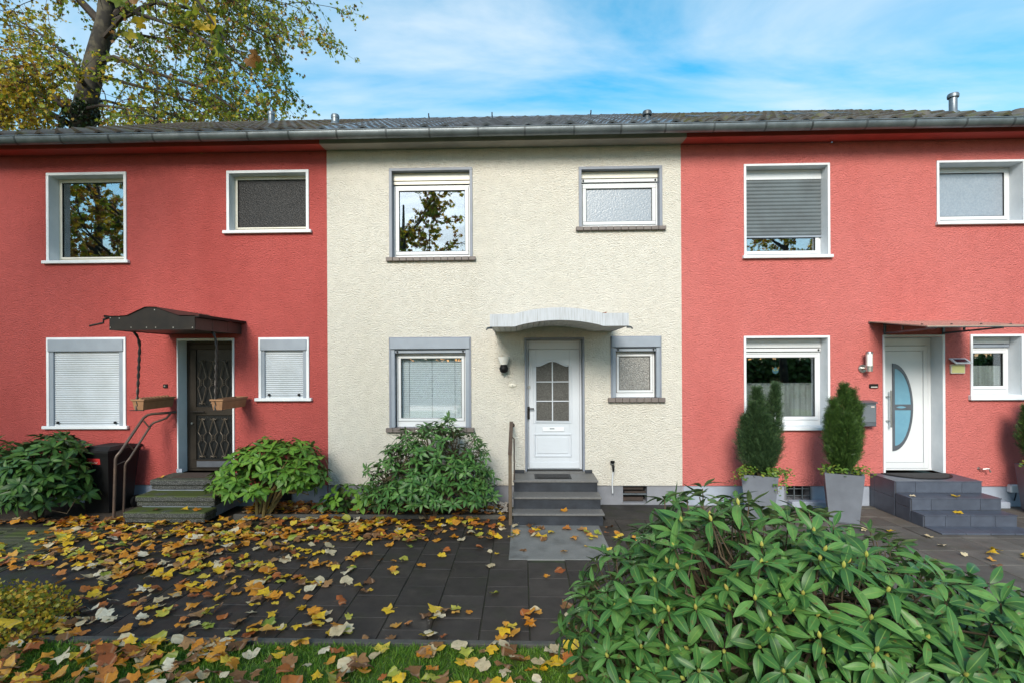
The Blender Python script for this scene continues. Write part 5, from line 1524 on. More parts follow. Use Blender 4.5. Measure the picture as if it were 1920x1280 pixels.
# low leafy plants in the bed of the cream house
for (px, py, w_, h_, seed, lab) in ((655, 968, .42, .42, 21, 'low leafy hydrangea with browning leaves in the cream house bed'), (618, 966, .24, .20, 22, 'tiny leafy plant at the corner of the cream house bed'), (715, 970, .34, .33, 23, 'low leafy plant at the foot of the rounded rhododendron')):
    c = gnd(px, py, .02)
    rhododendron('leafy_plant', lab, c.x, -.52, w_, .22, .02, h_ + .06, 26 if w_ > .3 else 13, .12, M['rhodo_dark'] if seed != 21 else M['rhodo_light'], seed, 60, group='low plants in the bed', under=-.1, ysc=1.9, n_stem=4, stem_r=.005, nl=(4, 6), open_=(60, 110))
# fern
c = gnd(822, 972, .05)
fg = root('fern', (c.x, -.62, .02), 'small bright green fern at the foot of the rounded rhododendron', 'fern')
fv, ft, fuv = simple_leaf(.22)
frs = []
r = np.random.default_rng(5)
for k in range(7):
    az = r.uniform(0, 6.28); L = r.uniform(.18, .32); d = np.array((math.cos(az) * .7, math.sin(az) * .5 - .2, .8)); d = unit(d)
    side = unit(np.cross(d, (0, 0, 1)))
    for i in range(12):
        t = (i + 1) / 12; p = np.array((c.x, -.62, .02)) + d * L * t + np.array((0, 0, -.12 * t * t * L * 2))
        for sgn in (-1, 1):
            frs.append(frames_from((side * sgn + d * .3)[None], np.array((0, 0, 1.))[None], [.07 * (1 - t * .8)], p[None])[0])
V, T, mi, uv = join_instances(fv, ft, np.array(frs), None, fuv)
tag(link_mesh('fronds', np_mesh('fronds', V - np.array(WL[fg.name]), T, [M['fern']], uv=uv), fg), kind='stuff')

# ------------------------------------------------------------------ the big rhododendron in the lawn
def top_of_bush(p):
    """the crown's top falls away towards its far end"""
    x = p[0]
    t = min(1, max(0, (x - 1.55) / 1.55))
    lim = 1.47 - max(0, x - 1.2) * .20 - max(0, x - 1.9) * .30 + .05 * math.sin(x * 9.0) + .03 * math.sin(x * 23.0 + p[1] * 7)
    if .98 < x < 1.16: lim += .09
    if x < .75: lim -= (.75 - x) * .5
    return p[2] < lim
rhododendron('rhododendron', 'big spreading rhododendron with yellow green buds growing in the lawn', 1.76, -5.32, 1.45, .86, .20, 1.60, 780, .128, M['rhodo'], 31, 300, stem_r=.009, buds=120, shape=top_of_bush, under=-.55,
             open_=(45, 108), n_stem=10, nl=(5, 8), base=(1.3, -5.2), ysc=1.05, spread=.17, lump=.16)

# ------------------------------------------------------------------ yews and trailing plants in the planters
def yew(x, y, label, spires, mat, seed, zb=.62):
    r = np.random.default_rng(seed)
    g = root('yew', (x, y, zb), label, 'shrub', 'potted yews')
    sp = []
    P_, D_ = [], []
    for (dx, dy, h, w) in spires:
        n = int(1500 * w / .18 * h)
        t = r.random(n) ** .8; az = r.uniform(0, 6.28, n)
        prof = w * (np.sin(np.clip(t * 1.0, 0, 1) * math.pi * .93 + .22) ** .8) * (1 - .35 * t) * np.where(t > .8, 1 - (t - .8) * 2.2, 1.0)
        lumps = 1 + .20 * np.sin(az * 5 + t * 19 + dx * 40) * np.sin(t * 26 + az * 2) + .10 * np.sin(az * 11 + t * 40)
        prof = prof * np.clip(.45 + t * 3.2, .45, 1.0) * np.where(t > .45, 1 - (t - .45) * .75, 1.0)
        q = prof * lumps * (r.uniform(.60, 1.04, n))
        px, py = x + dx * (.35 + .65 * t) + q * np.cos(az), y + dy * (.35 + .65 * t) + q * np.sin(az)
        pz = zb + .04 + t * h
        P_.append(np.stack([px, py, pz], 1))
        D_.append(np.stack([np.cos(az) * .55, np.sin(az) * .55, np.full(n, .85)], 1) + r.normal(0, .22, (n, 3)))
    P_, D_ = np.concatenate(P_), np.concatenate(D_)
    # a sprig is a short shoot with needles on both sides
    sv, st_ = [], []
    for i in range(5):
        t = i / 5
        for sgn in (-1, 1):
            b = len(sv)
            sv += [(t, 0, 0), (t + .08, 0, 0), (t + .30, sgn * .26, .05)]; st_.append((b, b + 1, b + 2))
    fr = frames_from(D_, r.normal(0, 1, D_.shape) + np.array((0, 0, .2)), r.uniform(.065, .12, len(P_)), P_)
    V, T, mi, uv = join_instances(np.array(sv), np.array(st_), fr)
    tag(link_mesh('foliage', np_mesh('foliage', V - np.array(WL[g.name]), T, [mat]), g), kind='stuff')
    mb = MB()
    for (dx, dy, h, w) in spires: mb.tube([(x, y, zb - .03), (x + dx * .5, y + dy * .5, zb + h * .4), (x + dx * .95, y + dy * .95, zb + h * .92)], [.02, .014, .004], 6)
    mb.build('trunk', M['stem'], g)
yew(*P1, 'dark green twin peaked yew in the planter under the café curtain window', [(-0.034, 0, 1.18, 0.218), (0.230, -.02, 1.24, 0.164), (-0.196, .02, .78, 0.186), (0.138, -.10, .72, 0.186), (-0.023, .12, .8, 0.197), (0.023, -.14, .8, 0.186), (-0.115, -.08, .98, 0.131)], M['yew'], 41)
yew(*P2, 'olive green many peaked yew in the planter beside the letterbox', [(0.020, 0, 1.190, 0.182), (0.132, -.02, 1.116, 0.135), (-0.142, 0, 0.977, 0.135), (-0.202, -.03, 0.790, 0.125), (0.192, .05, 0.818, 0.144), (0.000, -.13, 0.781, 0.182), (0.050, .12, 0.837, 0.164), (0.223, -.02, 0.949, 0.096)], M['yew_olive'], 42, .66)
yew(*P3, 'olive green yew in the planter beyond the tiled steps', [(0.000, 0, 1.05, 0.218), (-0.230, 0, .85, 0.175), (0.230, 0, .8, 0.175), (-0.115, -.12, .8, 0.175)], M['yew_olive'], 43, .66)
def trailing(x, y, z, label, n, rad_, seed, drops):
    r = np.random.default_rng(seed)
    g = root('trailing_plant', (x, y, z - .05), label, 'plant', 'trailing plants in the planters')
    lv, lt_, luv = simple_leaf(.42)
    P_ = []
    az = r.uniform(0, 6.28, n); q = rad_ * r.uniform(.55, 1.05, n)
    P_ = np.stack([x + q * np.cos(az), y + q * np.sin(az), z + r.uniform(-.02, .10, n)], 1)
    mb = MB()
    for (dx, dy, L) in drops:
        a0 = np.array((x + dx * .6, y + dy * .6, z + .03)); a1 = np.array((x + dx, y + dy, z + .03)); a2 = np.array((x + dx * 1.12, y + dy * 1.12, z - L))
        mb.tube([a0, a1, a2], .004, 5)
        for i in range(int(26 + 90 * L)):
            t = r.random(); p = (a0 + (a1 - a0) * t * 2) if t < .5 else (a1 + (a2 - a1) * (t - .5) * 2)
            P_ = np.vstack([P_, p + r.normal(0, .03, 3)])
    D_ = r.normal(0, 1, P_.shape) * np.array((1, 1, .4)) + np.array((0, -.25, .1))
    fr = frames_from(D_, r.normal(0, .4, D_.shape) + np.array((0, -.5, 1)), r.uniform(.03, .055, len(P_)), P_)
    V, T, mi, uv = join_instances(lv, lt_, fr, None, luv)
    tag(link_mesh('foliage', np_mesh('foliage', V - np.array(WL[g.name]), T, [M['trail']], uv=uv), g), kind='stuff')
    mb.build('stems', M['stem'], g)
trailing(*P1, .67, 'bushy trailing plant spilling over the planter under the café curtain window', 260, .24, 51, [(-.36, -.08, .12), (-.28, -.16, .05), (.10, -.27, .24), (.30, -.10, .12), (.40, .0, .04), (.22, -.2, .2)])
trailing(*P2, .70, 'low trailing plant in the planter beside the tiled steps', 240, .25, 52, [(-.30, -.05, .0), (.33, -.02, .02)])
trailing(*P3, .70, 'low trailing plant in the planter beyond the tiled steps', 120, .25, 53, [(-.26, -.05, .06)])

# ------------------------------------------------------------------ low yellow shrub in the lawn corner
c = gnd(18, 1190)
g = root('low_shrub', (c.x - .25, c.y + .2, 0), 'low small leaved yellow green shrub at the lawn corner', 'shrub')
r = np.random.default_rng(61)
n = 3600
d = unit(r.normal(0, 1, (n, 3))); d[:, 2] = np.abs(d[:, 2])
cc = np.array((c.x - .34, c.y + .02, 0.0)); q = r.uniform(.6, 1.04, n)[:, None]
P_ = cc + d * np.array((.72, .62, .36)) * q
lv, lt_, luv = simple_leaf(.40)
fr = frames_from(r.normal(0, 1, (n, 3)) + d * .8, d + r.normal(0, .4, (n, 3)), r.uniform(.025, .045, n), P_)
V, T, mi, uv = join_instances(lv, lt_, fr, None, luv)
tag(link_mesh('foliage', np_mesh('foliage', V - np.array(WL[g.name]), T, [M['small_yellow']], uv=uv), g), kind='stuff')
mb = MB()
for k in range(40):
    e = cc + unit(np.array((r.normal(0, 1), r.normal(0, 1), abs(r.normal(0, 1)) + .2))) * np.array((.66, .56, .33)); mb.tube([cc, cc * .5 + e * .5 + np.array((0, 0, .04)), e], [.008, .005, .003], 5)
mb.build('branches', M['stem'], g)

# ------------------------------------------------------------------ trees
def grow(r, specs, sub=(8, 6), leaves=12, seg=5, twig_len=.9, droop=.25, spreadz=.35, wander=.10, sides=6, branch_frac=.42, hang=0.0):
    """specs: limbs as (points list, r0, r1). Returns tubes and leaf points with twig directions"""
    tubes, LP, LD = [], [], []
    def path(p, d, L, n, dr):
        pts = [p.copy()]; d = d.copy()
        for i in range(n):
            d = unit(d + r.normal(0, wander, 3) + np.array((0, 0, -dr / n))); pts.append(pts[-1] + d * L / n)
        return pts, d
    for pts, r0, r1 in specs:
        pts = [np.array(p, float) for p in pts]
        tubes.append((pts, list(np.linspace(r0, r1, len(pts)))))
        seglen = [np.linalg.norm(pts[i + 1] - pts[i]) for i in range(len(pts) - 1)]; tot = sum(seglen)
        for b in range(sub[0]):
            t = r.uniform(.22, 1.0) * tot if b else tot * .999
            i = 0
            while i < len(seglen) - 1 and t > seglen[i]: t -= seglen[i]; i += 1
            p = pts[i] + (pts[i + 1] - pts[i]) * min(1, t / seglen[i]); dm = unit(pts[i + 1] - pts[i])
            side = unit(r.normal(0, 1, 3)); d = unit(dm * .75 + side * .75 + np.array((0, 0, spreadz * r.uniform(-1, .6))))
            L = tot * branch_frac * r.uniform(.55, 1.15)
            bp, dl = path(p, d, L, seg, droop)
            rb = max(.012, r1 * .8)
            tubes.append((bp, list(np.linspace(rb, .010, len(bp)))))
            for k in range(sub[1]):
                j = r.integers(1, len(bp)) if k else len(bp) - 1
                q = bp[j]; d2 = unit(unit(bp[j] - bp[j - 1]) * .7 + unit(r.normal(0, 1, 3)) * .7 + np.array((0, 0, -hang)))
                tp, _ = path(q, d2, twig_len * r.uniform(.5, 1.2), 3, droop)
                tubes.append((tp, [.009, .007, .005, .003]))
                for _k in range(leaves):
                    u = r.uniform(.15, 1.0) * 3; m_ = min(2, int(u)); pp = tp[m_] + (tp[m_ + 1] - tp[m_]) * (u - m_)
                    LP.append(pp + r.normal(0, .06, 3)); LD.append(unit(tp[m_ + 1] - tp[m_]))
    return tubes, np.array(LP), np.array(LD)

def tube_mesh(tubes, sides=(8, 6, 4)):
    mb = MB()
    for pts, rs in tubes:
        n = 12 if rs[0] > .15 else (7 if rs[0] > .04 else 4)
        mb.tube([Vector(p) for p in pts], [float(x) for x in rs], n, False)
    return mb

def crown_leaf_frames(r, LP, LD, lo, hi):
    D_ = LD * .5 + r.normal(0, .6, LD.shape) + np.array((0, 0, -.35))
    return frames_from(D_, r.normal(0, 1, LD.shape) + np.array((0, 0, .5)), r.uniform(lo, hi, len(LP)), LP)

CM = [M['crown_green'], M['crown_yellow'], M['crown_brown']]
# plane tree beyond the end of the row
r = np.random.default_rng(77)
YT = 9.2
def T_(px, py, y=YT): return np.array(at(px, py, y))
b0 = T_(154, 252)
specs0 = None
trunk = [(b0[0] - .9, YT, -.1), (b0[0] - .75, YT, 3.0), (b0[0] - .40, YT, 7.0), b0, T_(163, 180), T_(180, 110), T_(198, 40), T_(206, -60), T_(200, -190)]
tr_r = [.60, .46, .41, .37, .34, .31, .27, .22, .14]
def limb(start, *way): return [start] + [T_(*w) for w in way]
specs = [
    (limb(T_(178, 118), (215, 108, 9), (300, 140, 8.6), (380, 165, 8.4), (440, 205, 8.0)), .10, .02),
    (limb(T_(200, 40), (262, -10, 9.5), (360, 30, 9.8), (440, 95, 10)), .12, .02),
    (limb(T_(205, 0), (270, -60, 9.2), (390, -30, 8.6), (490, 40, 8.4)), .13, .02),
    (limb(T_(207, -30), (290, -140, 9.8), (410, -130, 10.4), (520, -50, 10.6)), .13, .02),
    (limb(T_(150, 215), (100, 185, 9.0), (40, 168, 8.6), (-60, 172, 8.2)), .17, .05),
    (limb(T_(128, 232), (80, 205, 10), (20, 178, 10.6), (-60, 150, 11)), .12, .03),
    (limb(T_(195, 50), (130, -20, 9), (50, -60, 8.4), (-80, -80, 8)), .15, .03),
    (limb(T_(165, 170), (135, 110, 10.4), (70, 60, 11.4), (-40, 20, 12)), .09, .02),
    (limb(T_(160, 190), (200, 190, 10.5), (260, 205, 11.5), (340, 218, 12)), .07, .02),
    (limb(T_(182, 105), (225, 60, 10.5), (310, 75, 11.5), (400, 130, 12.3)), .09, .02),
    (limb(T_(203, 10), (235, -80, 8), (310, -120, 7.6), (410, -90, 7.4)), .12, .02),
    (limb(T_(158, 205), (190, 198, 8), (240, 205, 7.4), (300, 225, 7.0)), .06, .02),
    (limb(T_(165, 170), (140, 130, 8.2), (80, 120, 7.6), (0, 130, 7.2)), .09, .02),
    (limb(T_(192, 75), (240, 20, 8.2), (360, 60, 7.8), (460, 130, 7.6)), .09, .02),
    (limb(T_(199, 48), (290, 5, 9.4), (410, 25, 9.6), (520, 80, 9.6)), .10, .02),
    (limb(T_(172, 140), (215, 150, 9.6), (340, 185, 9.8), (460, 215, 9.8)), .08, .02),
    (limb(T_(205, -5), (310, -50, 10.6), (430, -20, 11.2), (530, 10, 11.6)), .10, .02),
    (limb(T_(170, 150), (120, 150, 9.6), (60, 195, 10), (-20, 225, 10)), .09, .02),
    (limb(T_(205, -20), (150, -110, 8), (60, -160, 7.8), (-40, -190, 8)), .14, .03),
]
tubes, LP, LD = grow(r, specs, (14, 8), 15, twig_len=1.3, droop=.6, branch_frac=.33, spreadz=.5)
pt = root('plane_tree', (float(trunk[0][0]), YT, 0), 'tall autumn plane tree with leaning trunk rising beyond the end of the row', 'tree')
tk = MB().tube([Vector(p) for p in trunk], tr_r, 16).build('trunk', M['bark'], pt, smooth=True)
tube_mesh(tubes).build('branches', M['bark_dark'], pt, smooth=True)
sv, stt, suv = star_leaf()
fr = crown_leaf_frames(r, LP, LD, .12, .22)
pxx = LP[:, 0]
f = r.random(len(LP)); wy = np.clip((-13.5 - pxx) / 4 + (12.5 - LP[:, 2]) / 6, 0, 1)
mi = np.where(f < .16 + .48 * wy, 1, np.where(f < .28 + .52 * wy, 2, 0))
V, T, mi2, uv = join_instances(sv, stt, fr, mi)
tag(link_mesh('crown', np_mesh('crown', V - np.array(WL[pt.name]), T, CM, midx=mi2), pt), kind='stuff')
# ivy round the foot of the visible trunk
n = 1400; tt = r.random(n); az = r.uniform(0, 6.28, n)
z_ = b0[2] - 1.6 + tt * 2.6
P_ = np.stack([b0[0] + (z_ - b0[2]) * .12 - .12 + (.66 - .18 * tt) * np.cos(az), YT + (.66 - .18 * tt) * np.sin(az), z_], 1)
fr = frames_from(r.normal(0, 1, P_.shape), P_ - np.array((b0[0], YT, 0)) * np.array((1, 1, 0)) - np.array((0, 0, 1)) * P_[:, 2:3] + r.normal(0, .3, P_.shape), r.uniform(.12, .2, n), P_)
V, T, _a, _b = join_instances(sv, stt, fr)
tag(link_mesh('ivy', np_mesh('ivy', V - np.array(WL[pt.name]), T, [M['ivy']]), pt), kind='stuff')

# plane tree standing to the side of the lawn: one bough reaches over the dark red house front
r = np.random.default_rng(91)
ot = root('plane_tree', (-9.6, -6.6, 0), 'plane tree beside the lawn with a leafy bough hanging before the dark red house', 'tree')
tk = [(-9.6, -6.6, -.1), (-9.5, -6.5, 3), (-9.3, -6.2, 6), (-9.2, -5.9, 8.5), (-9.2, -5.8, 11.5)]
MB().tube([Vector(p) for p in tk], [.42, .34, .30, .24, .14], 14).build('trunk', M['bark'], ot, smooth=True)
specs = [([(-9.3, -6.2, 6), (-8.0, -4.4, 7.0), (-6.6, -2.9, 7.3), (-5.2, -2.3, 7.25), (-4.2, -2.1, 7.1)], .12, .025)]
tubes, LP, LD = grow(r, specs, (14, 4), 5, twig_len=.5, droop=.5, branch_frac=.13, hang=.5)
keep = LP[:, 2] > 5.95
LP, LD = LP[keep], LD[keep]
specs2 = [([(-9.2, -5.9, 8.5), (-10.5, -4.5, 10), (-11.5, -3, 10.8)], .12, .03), ([(-9.2, -5.8, 10), (-8, -5, 11.5), (-6.5, -4, 12.2)], .12, .03),
          ([(-9.2, -5.9, 9), (-8.2, -7.4, 10.5), (-7, -9, 11.2)], .12, .03), ([(-9.2, -5.8, 10.5), (-10.5, -7, 12), (-12, -8, 12.5)], .12, .03)]
tubes2, LP2, LD2 = grow(r, specs2, (9, 5), 9, twig_len=1.0, droop=.35, branch_frac=.4)
tube_mesh(tubes + tubes2).build('branches', M['bark_dark'], ot, smooth=True)
lv5, lt5, lu5 = plane_leaf(3, .35)
fr = crown_leaf_frames(r, LP, LD, .20, .30)
ctr = fr[:, 3]
sc = 1.0 / np.linalg.norm(ctr - CAMV, axis=1)
rel = (np.array([(RM.transposed() @ Vector(q - CAMV))[:] for q in ctr]))
px_ = 960 + 960 * rel[:, 0] / -rel[:, 2]; py_ = 680 - 960 * rel[:, 1] / -rel[:, 2]
inv = (px_ > -10) & (px_ < 1930) & (py_ > -10)
order = np.argsort(-(sc + inv * 10))
mats_i = r.choice(3, len(fr), p=[.55, .18, .27])
lms = [np_mesh('leaf', lv5, lt5, [m_], uv=lu5) for m_ in CM]
nsing = min(220, int(inv.sum()))
for i in order[:nsing]:
    o = bpy.data.objects.new('leaf', lms[mats_i[i]]); col.objects.link(o); o.parent = ot
    o.matrix_local = frame_matrix(fr[i], WL[ot.name])
rest = order[nsing:]
fr2 = crown_leaf_frames(r, LP2, LD2, .2, .3)
V, T, mi2, uv = merge([join_instances(lv5, lt5, fr[rest], mats_i[rest], lu5), join_instances(sv, stt, fr2, r.choice(3, len(fr2), p=[.5, .25, .25]), suv)])
tag(link_mesh('crown', np_mesh('crown', V - np.array(WL[ot.name]), T, CM, midx=mi2), ot), kind='stuff')

# street trees across the road: they stand in the window reflections
def street_tree(seed, h):
    r = np.random.default_rng(seed)
    specs = []
    for k in range(9):
        a = k * 2.4; z = 2.6 + k * (h - 4) / 9
        L = (h * .34) * (1 - .05 * k)
        specs.append(([(0, 0, z), (math.cos(a) * L * .4, math.sin(a) * L * .4, z + L * .35), (math.cos(a) * L * .85, math.sin(a) * L * .85, z + L * .75)], .09, .025))
    tb, lp, ld = grow(r, specs, (8, 5), 16, twig_len=1.0, droop=.25, branch_frac=.55)
    return tb, lp, ld, r
tb, lp, ld, r = street_tree(5, 10.5)
tkm = MB().tube([(0, 0, -.1), (.1, 0, 3), (.05, .1, 6), (0, 0, 10)], [.26, .2, .15, .04], 12).mesh('trunk', M['bark'], smooth=True)
brm = tube_mesh(tb).mesh('branches', M['bark_dark'], smooth=True)
fr = crown_leaf_frames(r, lp, ld, .18, .32)
V, T, mi2, uv = join_instances(sv, stt, fr, r.choice(3, len(fr), p=[.35, .33, .32]))
crm = np_mesh('crown', V, T, CM, midx=mi2)
for (x, y, s_, rz, lab) in ((-5.4, -14.9, .95, 0, 'autumn tree at the lawn edge, mirrored in the upper window of the cream house'),
                            (6.5, -23.0, .95, 2.0, 'autumn street tree across the road, mirrored in the modern house windows'),
                            (15.5, -22.0, 1.05, 4.0, 'autumn street tree across the road, at the far end of the hedge'),
                            (-19.5, -14.5, 1.2, 3.0, 'tall autumn tree beyond the lawn, farther off than its twin'), (-14.2, -11.0, 1.0, 1.0, 'autumn tree beyond the lawn, mirrored in the old upper window')):
    t_ = root('autumn_tree', (x, y, 0), lab, 'tree', 'autumn trees behind the viewer')
    for nm, me in (('trunk', tkm), ('branches', brm), ('crown', crm)):
        o = link_mesh(nm, me, t_); o.scale = (s_, s_, s_); o.rotation_euler = (0, 0, rz)
        if nm == 'crown': tag(o, kind='stuff')
hg = root('hedge', (0, -25.5, 0), 'long tall green hedge across the road, mirrored in the lower windows', 'hedge')
r = np.random.default_rng(8); n = 17000
P_ = np.stack([r.uniform(-46, 46, n), -25.5 + r.uniform(.0, .8, n) ** 1, 2.6 * r.random(n) ** .9], 1)
fr = frames_from(r.normal(0, 1, (n, 3)), r.normal(0, 1, (n, 3)) + np.array((0, 1., .5)), r.uniform(.22, .4, n), P_)
V, T, mi2, uv = join_instances(*simple_leaf(.4)[:2], fr)
tag(link_mesh('foliage', np_mesh('foliage', V - np.array(WL[hg.name]), T, [M['rhodo_dark']]), hg), kind='stuff')
MB().box(-46, 46, -25.9, -25.4, 0, 2.4).build('hedge_core', M['ivy'], hg)

# ------------------------------------------------------------------ grass
r = np.random.default_rng(101)
n = 60000
X_ = r.uniform(-4.6, 4.4, n); Y_ = LAWN_Y - .02 - r.random(n) ** 1.1 * 1.3
gv = np.array([(0, -.5, 0), (0, .5, 0), (.55, 0, .06), (1, 0, .0)]); gt = np.array([(0, 1, 2), (0, 2, 3)])
gv = np.array([(0, -.05, 0), (0, .05, 0), (.6, -.035, .05), (.6, .035, .05), (1, 0, .0)]); gt = np.array([(0, 1, 3), (0, 3, 2), (2, 3, 4)])
D_ = np.stack([r.normal(0, .55, n), r.normal(0, .55, n), np.full(n, .8)], 1)
fr = frames_from(D_, r.normal(0, 1, (n, 3)), r.uniform(.03, .075, n), np.stack([X_, Y_, np.full(n, -.006)], 1))
V, T, _a, _b = join_instances(gv, gt, fr)
go = link_mesh('grass', np_mesh('grass', V, T, [M['grass']])); tag(go, 'short green lawn grass strewn with autumn leaves', 'grass', kind='stuff')

# ------------------------------------------------------------------ fallen leaves
r = np.random.default_rng(202)
variants = [plane_leaf(s, .5) for s in range(6)] + [plane_leaf(s, .55, True, True) for s in (11, 12, 13)]
L_ = []          # (x, y, z, size, colour index, place)
def scatter(n, xf, yf, z, size, pal, place, accept=None):
    k = 0
    while k < n:
        x, y = xf(), yf()
        if accept and not accept(x, y): continue
        L_.append((x, y, z, r.uniform(*size) * (.92 if r.random() < .8 else .62), int(r.choice(6, p=pal)), place)); k += 1
U = r.uniform
warm = [.27, .29, .17, .08, .08, .11]; dull = [.10, .22, .36, .05, .04, .23]; mix_ = [.25, .25, .14, .19, .07, .10]
scatter(540, lambda: U(-6.6, -.25), lambda: U(-1.75, -.80), .002, (.13, .20), warm, 'path', lambda x, y: U() < (1.0 if x < -1.6 else .55))
scatter(310, lambda: U(-6.2, -1.2), lambda: U(-2.7, -1.6), .002, (.13, .205), warm, 'path', lambda x, y: U() < max(.06, min(1, (-x - 1.5) / 2.4)))
scatter(240, lambda: U(-5.0, -1.0), lambda: U(-4.05, -2.5), .002, (.125, .20), mix_, 'path', lambda x, y: U() < max(.05, min(1, (-x - 1.3) / 1.6)))
scatter(85, lambda: U(-2.6, 2.2), lambda: U(-4.0, -1.1), .002, (.10, .17), mix_, 'path')
scatter(40, lambda: U(-2.0, 1.2), lambda: U(-4.05, -3.5), .002, (.13, .21), mix_, 'path')
scatter(30, lambda: U(-.2, 1.5), lambda: U(-1.7, -1.12), .006, (.12, .18), warm, 'path')
scatter(235, lambda: U(-3.4, 1.25), lambda: U(-5.0, -4.16), .022, (.125, .21), [.18, .22, .24, .18, .06, .12], 'grass')
scatter(150, lambda: U(-4.6, -2.2), lambda: U(-5.0, -4.12), .022, (.13, .22), [.16, .24, .30, .06, .06, .18], 'grass')
scatter(190, lambda: U(-3.45, -.25), lambda: U(-.68, -.06), .024, (.10, .17), dull, 'bed')
scatter(130, lambda: U(-4.3, -3.2), lambda: U(-.68, -.04), .02, (.11, .18), dull, 'bed')
scatter(60, lambda: U(-8.0, -5.8), lambda: U(-1.2, -.85), .004, (.14, .2), dull, 'bed')
scatter(30, lambda: U(-9, -6), lambda: U(-4.0, -1.3), .016, (.15, .22), warm, 'path')
scatter(34, lambda: U(3.2, 8.4), lambda: U(-3.6, -1.15), .003, (.12, .18), [.36, .2, .16, .16, .06, .06], 'tiled path', lambda x, y: not (5.4 < x < 7.1 and y > -1.42))
scatter(10, lambda: U(5.5, 7.5), lambda: U(-2.2, -1.45), .003, (.14, .18), [.4, .3, .2, .1, 0, 0], 'tiled path')
A_ = np.array([(l[0], l[1], l[2]) for l in L_])
lay = r.random(len(L_))
FR = []
for (x, y, z, s_, ci, pl), q in zip(L_, lay):
    a = r.uniform(0, 6.28); tilt = r.normal(0, .16 if pl != 'grass' else .28, 2)
    xd = np.array((math.cos(a), math.sin(a), tilt[0])); zh = np.array((r.normal(0, .12), tilt[1], 1.0))
    if r.random() < .18: zh[2] = -1
    fz = frames_from(xd[None], zh[None], [s_], np.array([[x, y, 0]]))[0]
    FR.append(fz)
FR = np.array(FR)
var = r.integers(0, 6, len(L_))
var = np.where(r.random(len(L_)) < np.array([.75 if l[4] == 3 else .16 for l in L_]), r.integers(6, 9, len(L_)), var)
for i in range(len(L_)):
    bv = variants[var[i]][0]; lo = (bv @ FR[i][:3])[:, 2].min()
    FR[i][3][2] = L_[i][2] - lo + (.001 + .018 * lay[i] if L_[i][5] in ('path', 'bed') else .002 + .012 * lay[i])
dist = np.linalg.norm(FR[:, 3] - CAMV, axis=1)
rel = np.array([(RM.transposed() @ Vector(q - CAMV))[:] for q in FR[:, 3]])
px_ = 960 + 960 * rel[:, 0] / -rel[:, 2]; py_ = 680 - 960 * rel[:, 1] / -rel[:, 2]
inv = (px_ > 5) & (px_ < 1915) & (py_ < 1275) & ~((px_ > 1110) & (py_ > 960) & (px_ < 1700))
size = np.array([l[3] for l in L_]) / dist
order = np.argsort(-(size + inv * 10))
single, rest = order[:300], order[300:]
LMAT = [M['leaf_' + c] for c in LEAFC]
vm = {}
CN = ['bright yellow', 'orange', 'brown', 'pale cream', 'yellow green', 'rust red']
PN = {'path': 'lying on the dark slab path', 'grass': 'lying in the lawn grass', 'bed': 'lying in the planting bed', 'tiled path': 'lying on the grey neighbour path'}
def leaf_thing(fr_, vi, ci, lab, grp):
    k = (vi, ci)
    if k not in vm:
        bv, bt, bu = variants[vi]; vm[k] = np_mesh('fallen_leaf', bv, bt, [LMAT[ci]], uv=bu)
    o = bpy.data.objects.new('fallen_leaf', vm[k]); col.objects.link(o)
    o.matrix_local = frame_matrix(fr_)
    tag(o, lab, 'leaf', grp)
for i in single:
    ci, pl = L_[i][4], L_[i][5]
    leaf_thing(FR[i], int(var[i]), ci, '%s %s leaf %s' % (CN[ci], 'oval fallen' if var[i] > 5 else 'lobed fallen', PN[pl]), '%s %s leaves %s' % (CN[ci], 'oval fallen' if var[i] > 5 else 'lobed fallen', PN[pl]))
parts = []
for v_ in range(9):
    ids = [i for i in rest if var[i] == v_]
    if ids: parts.append(join_instances(variants[v_][0], variants[v_][1], FR[ids], [L_[i][4] for i in ids], variants[v_][2]))
V, T, mi2, uv = merge(parts)
lo_ = link_mesh('leaf_litter', np_mesh('leaf_litter', V, T, LMAT, midx=mi2, uv=uv)); tag(lo_, 'dense litter of yellow, orange and brown autumn leaves along the path', 'leaves', kind='stuff')
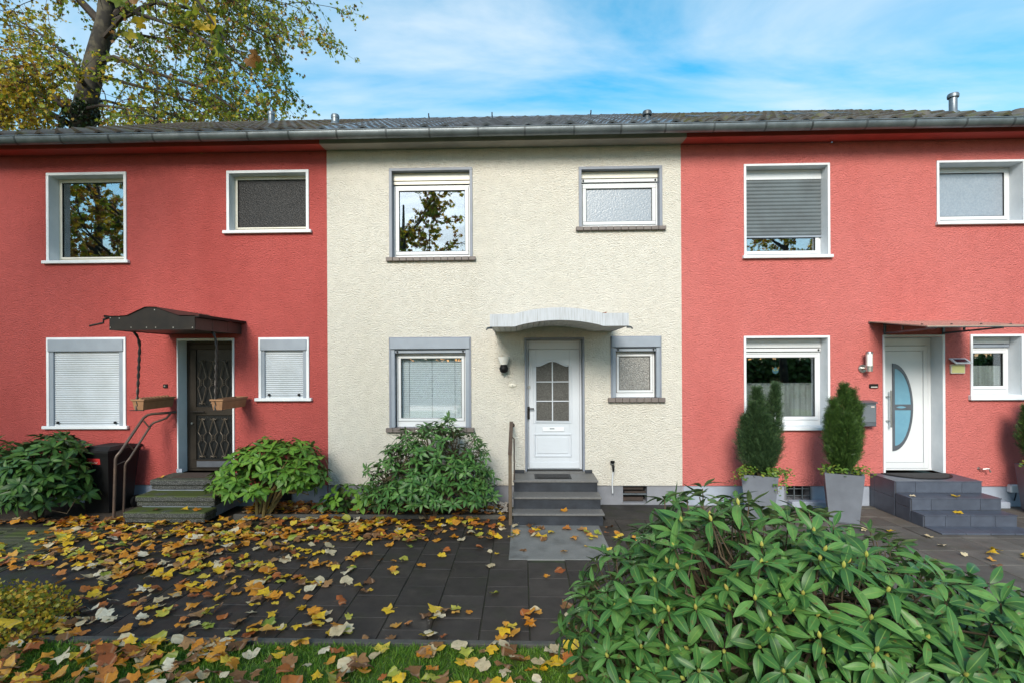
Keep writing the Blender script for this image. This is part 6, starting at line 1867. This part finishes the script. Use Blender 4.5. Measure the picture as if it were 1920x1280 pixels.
# single leaves that lie on things
def lone(p, s_, ci, lab, grp, up=(0, 0, 1), a=0.0):
    vi = int(r.integers(0, 6)); fz = frames_from(np.array([[math.cos(a), math.sin(a), 0.05]]), np.array([up], float), [s_], np.array([[p[0], p[1], 0.0]]))[0]
    lo = (variants[vi][0] @ fz[:3])[:, 2].min(); fz[3][2] = p[2] - lo + .001
    leaf_thing(fz, vi, ci, lab, grp)
p = at(1057, 951, -.96); lone((p.x, -.96, .171), .15, 1, 'orange fallen leaf on the lowest grey stone step', 'leaves on the steps', a=1.2)
p = at(1712, 920, -.76); lone((p.x, -.74, .341), .10, 3, 'small pale fallen leaf on the second tiled step', 'leaves on the steps', a=.3)
p = at(1793, 921, -.76); lone((p.x, -.76, .341), .15, 0, 'yellow fallen leaf on the second tiled step', 'leaves on the steps', a=2.0)
p = at(1795, 956, -.98); lone((p.x, -.98, .171), .15, 0, 'yellow fallen leaf on the lowest tiled step', 'leaves on the steps', a=.2)
for k, (px, ci) in enumerate(((293, 2), (345, 0), (372, 1))):
    p = at(px, 955, -.96); lone((p.x, -.97, .172), .14, ci, '%s fallen leaf on the lowest mossy step' % CN[ci], 'leaves on the steps', a=k * 1.3)
p = at(300, 893, -.4); lone((p.x, -.4, .511), .12, 1, 'orange fallen leaf on the mossy steps landing', 'leaves on the steps', a=.7)
for k in range(5):
    p = at(392 + k * 12, 598, -.85 + k * .12); lone((at(375 + k * 14, 600, -.85 + k * .14).x, -.85 + k * .14, zf_c if False else at(285, 593, -1.2).z + .012), .13, (0, 0, 1, 0, 2)[k], '%s fallen leaf on the black canopy' % CN[(0, 0, 1, 0, 2)[k]], 'leaves on the black canopy', a=k)
p = at(1131, 588, -1.2); lone((p.x, -1.2, at(960, 588.7, -1.27).z - .008), .12, 5, 'rust red fallen leaf on the arched white canopy', 'leaves on the canopies', a=.4)
p = gnd(8, 1150, .3); lone((at(10, 1150, c.y - .45).x, c.y - .45, .30), .22, 0, 'big yellow leaf resting on the low yellow green shrub', 'leaves on shrubs', (0, -.8, .5), a=1.5)

# ------------------------------------------------------------------ pebbles beside the stone steps
mbp = MB()
r = np.random.default_rng(303)
for k in range(110):
    x, y = U(-.62, -.24), U(-.5, -.05); s_ = U(.014, .03)
    zz = .022 + (.05 * U() if y > -.3 else .01)
    mbp.lathe([(.2 * s_, -.7 * s_), (s_, -.2 * s_), (s_ * .95, .25 * s_), (.3 * s_, .65 * s_)], (x, y, zz), 6)
o = mbp.build('pebbles', M['pebble'], None, smooth=True); tag(o, 'pale pebbles heaped beside the grey stone steps', 'pebbles', kind='stuff')
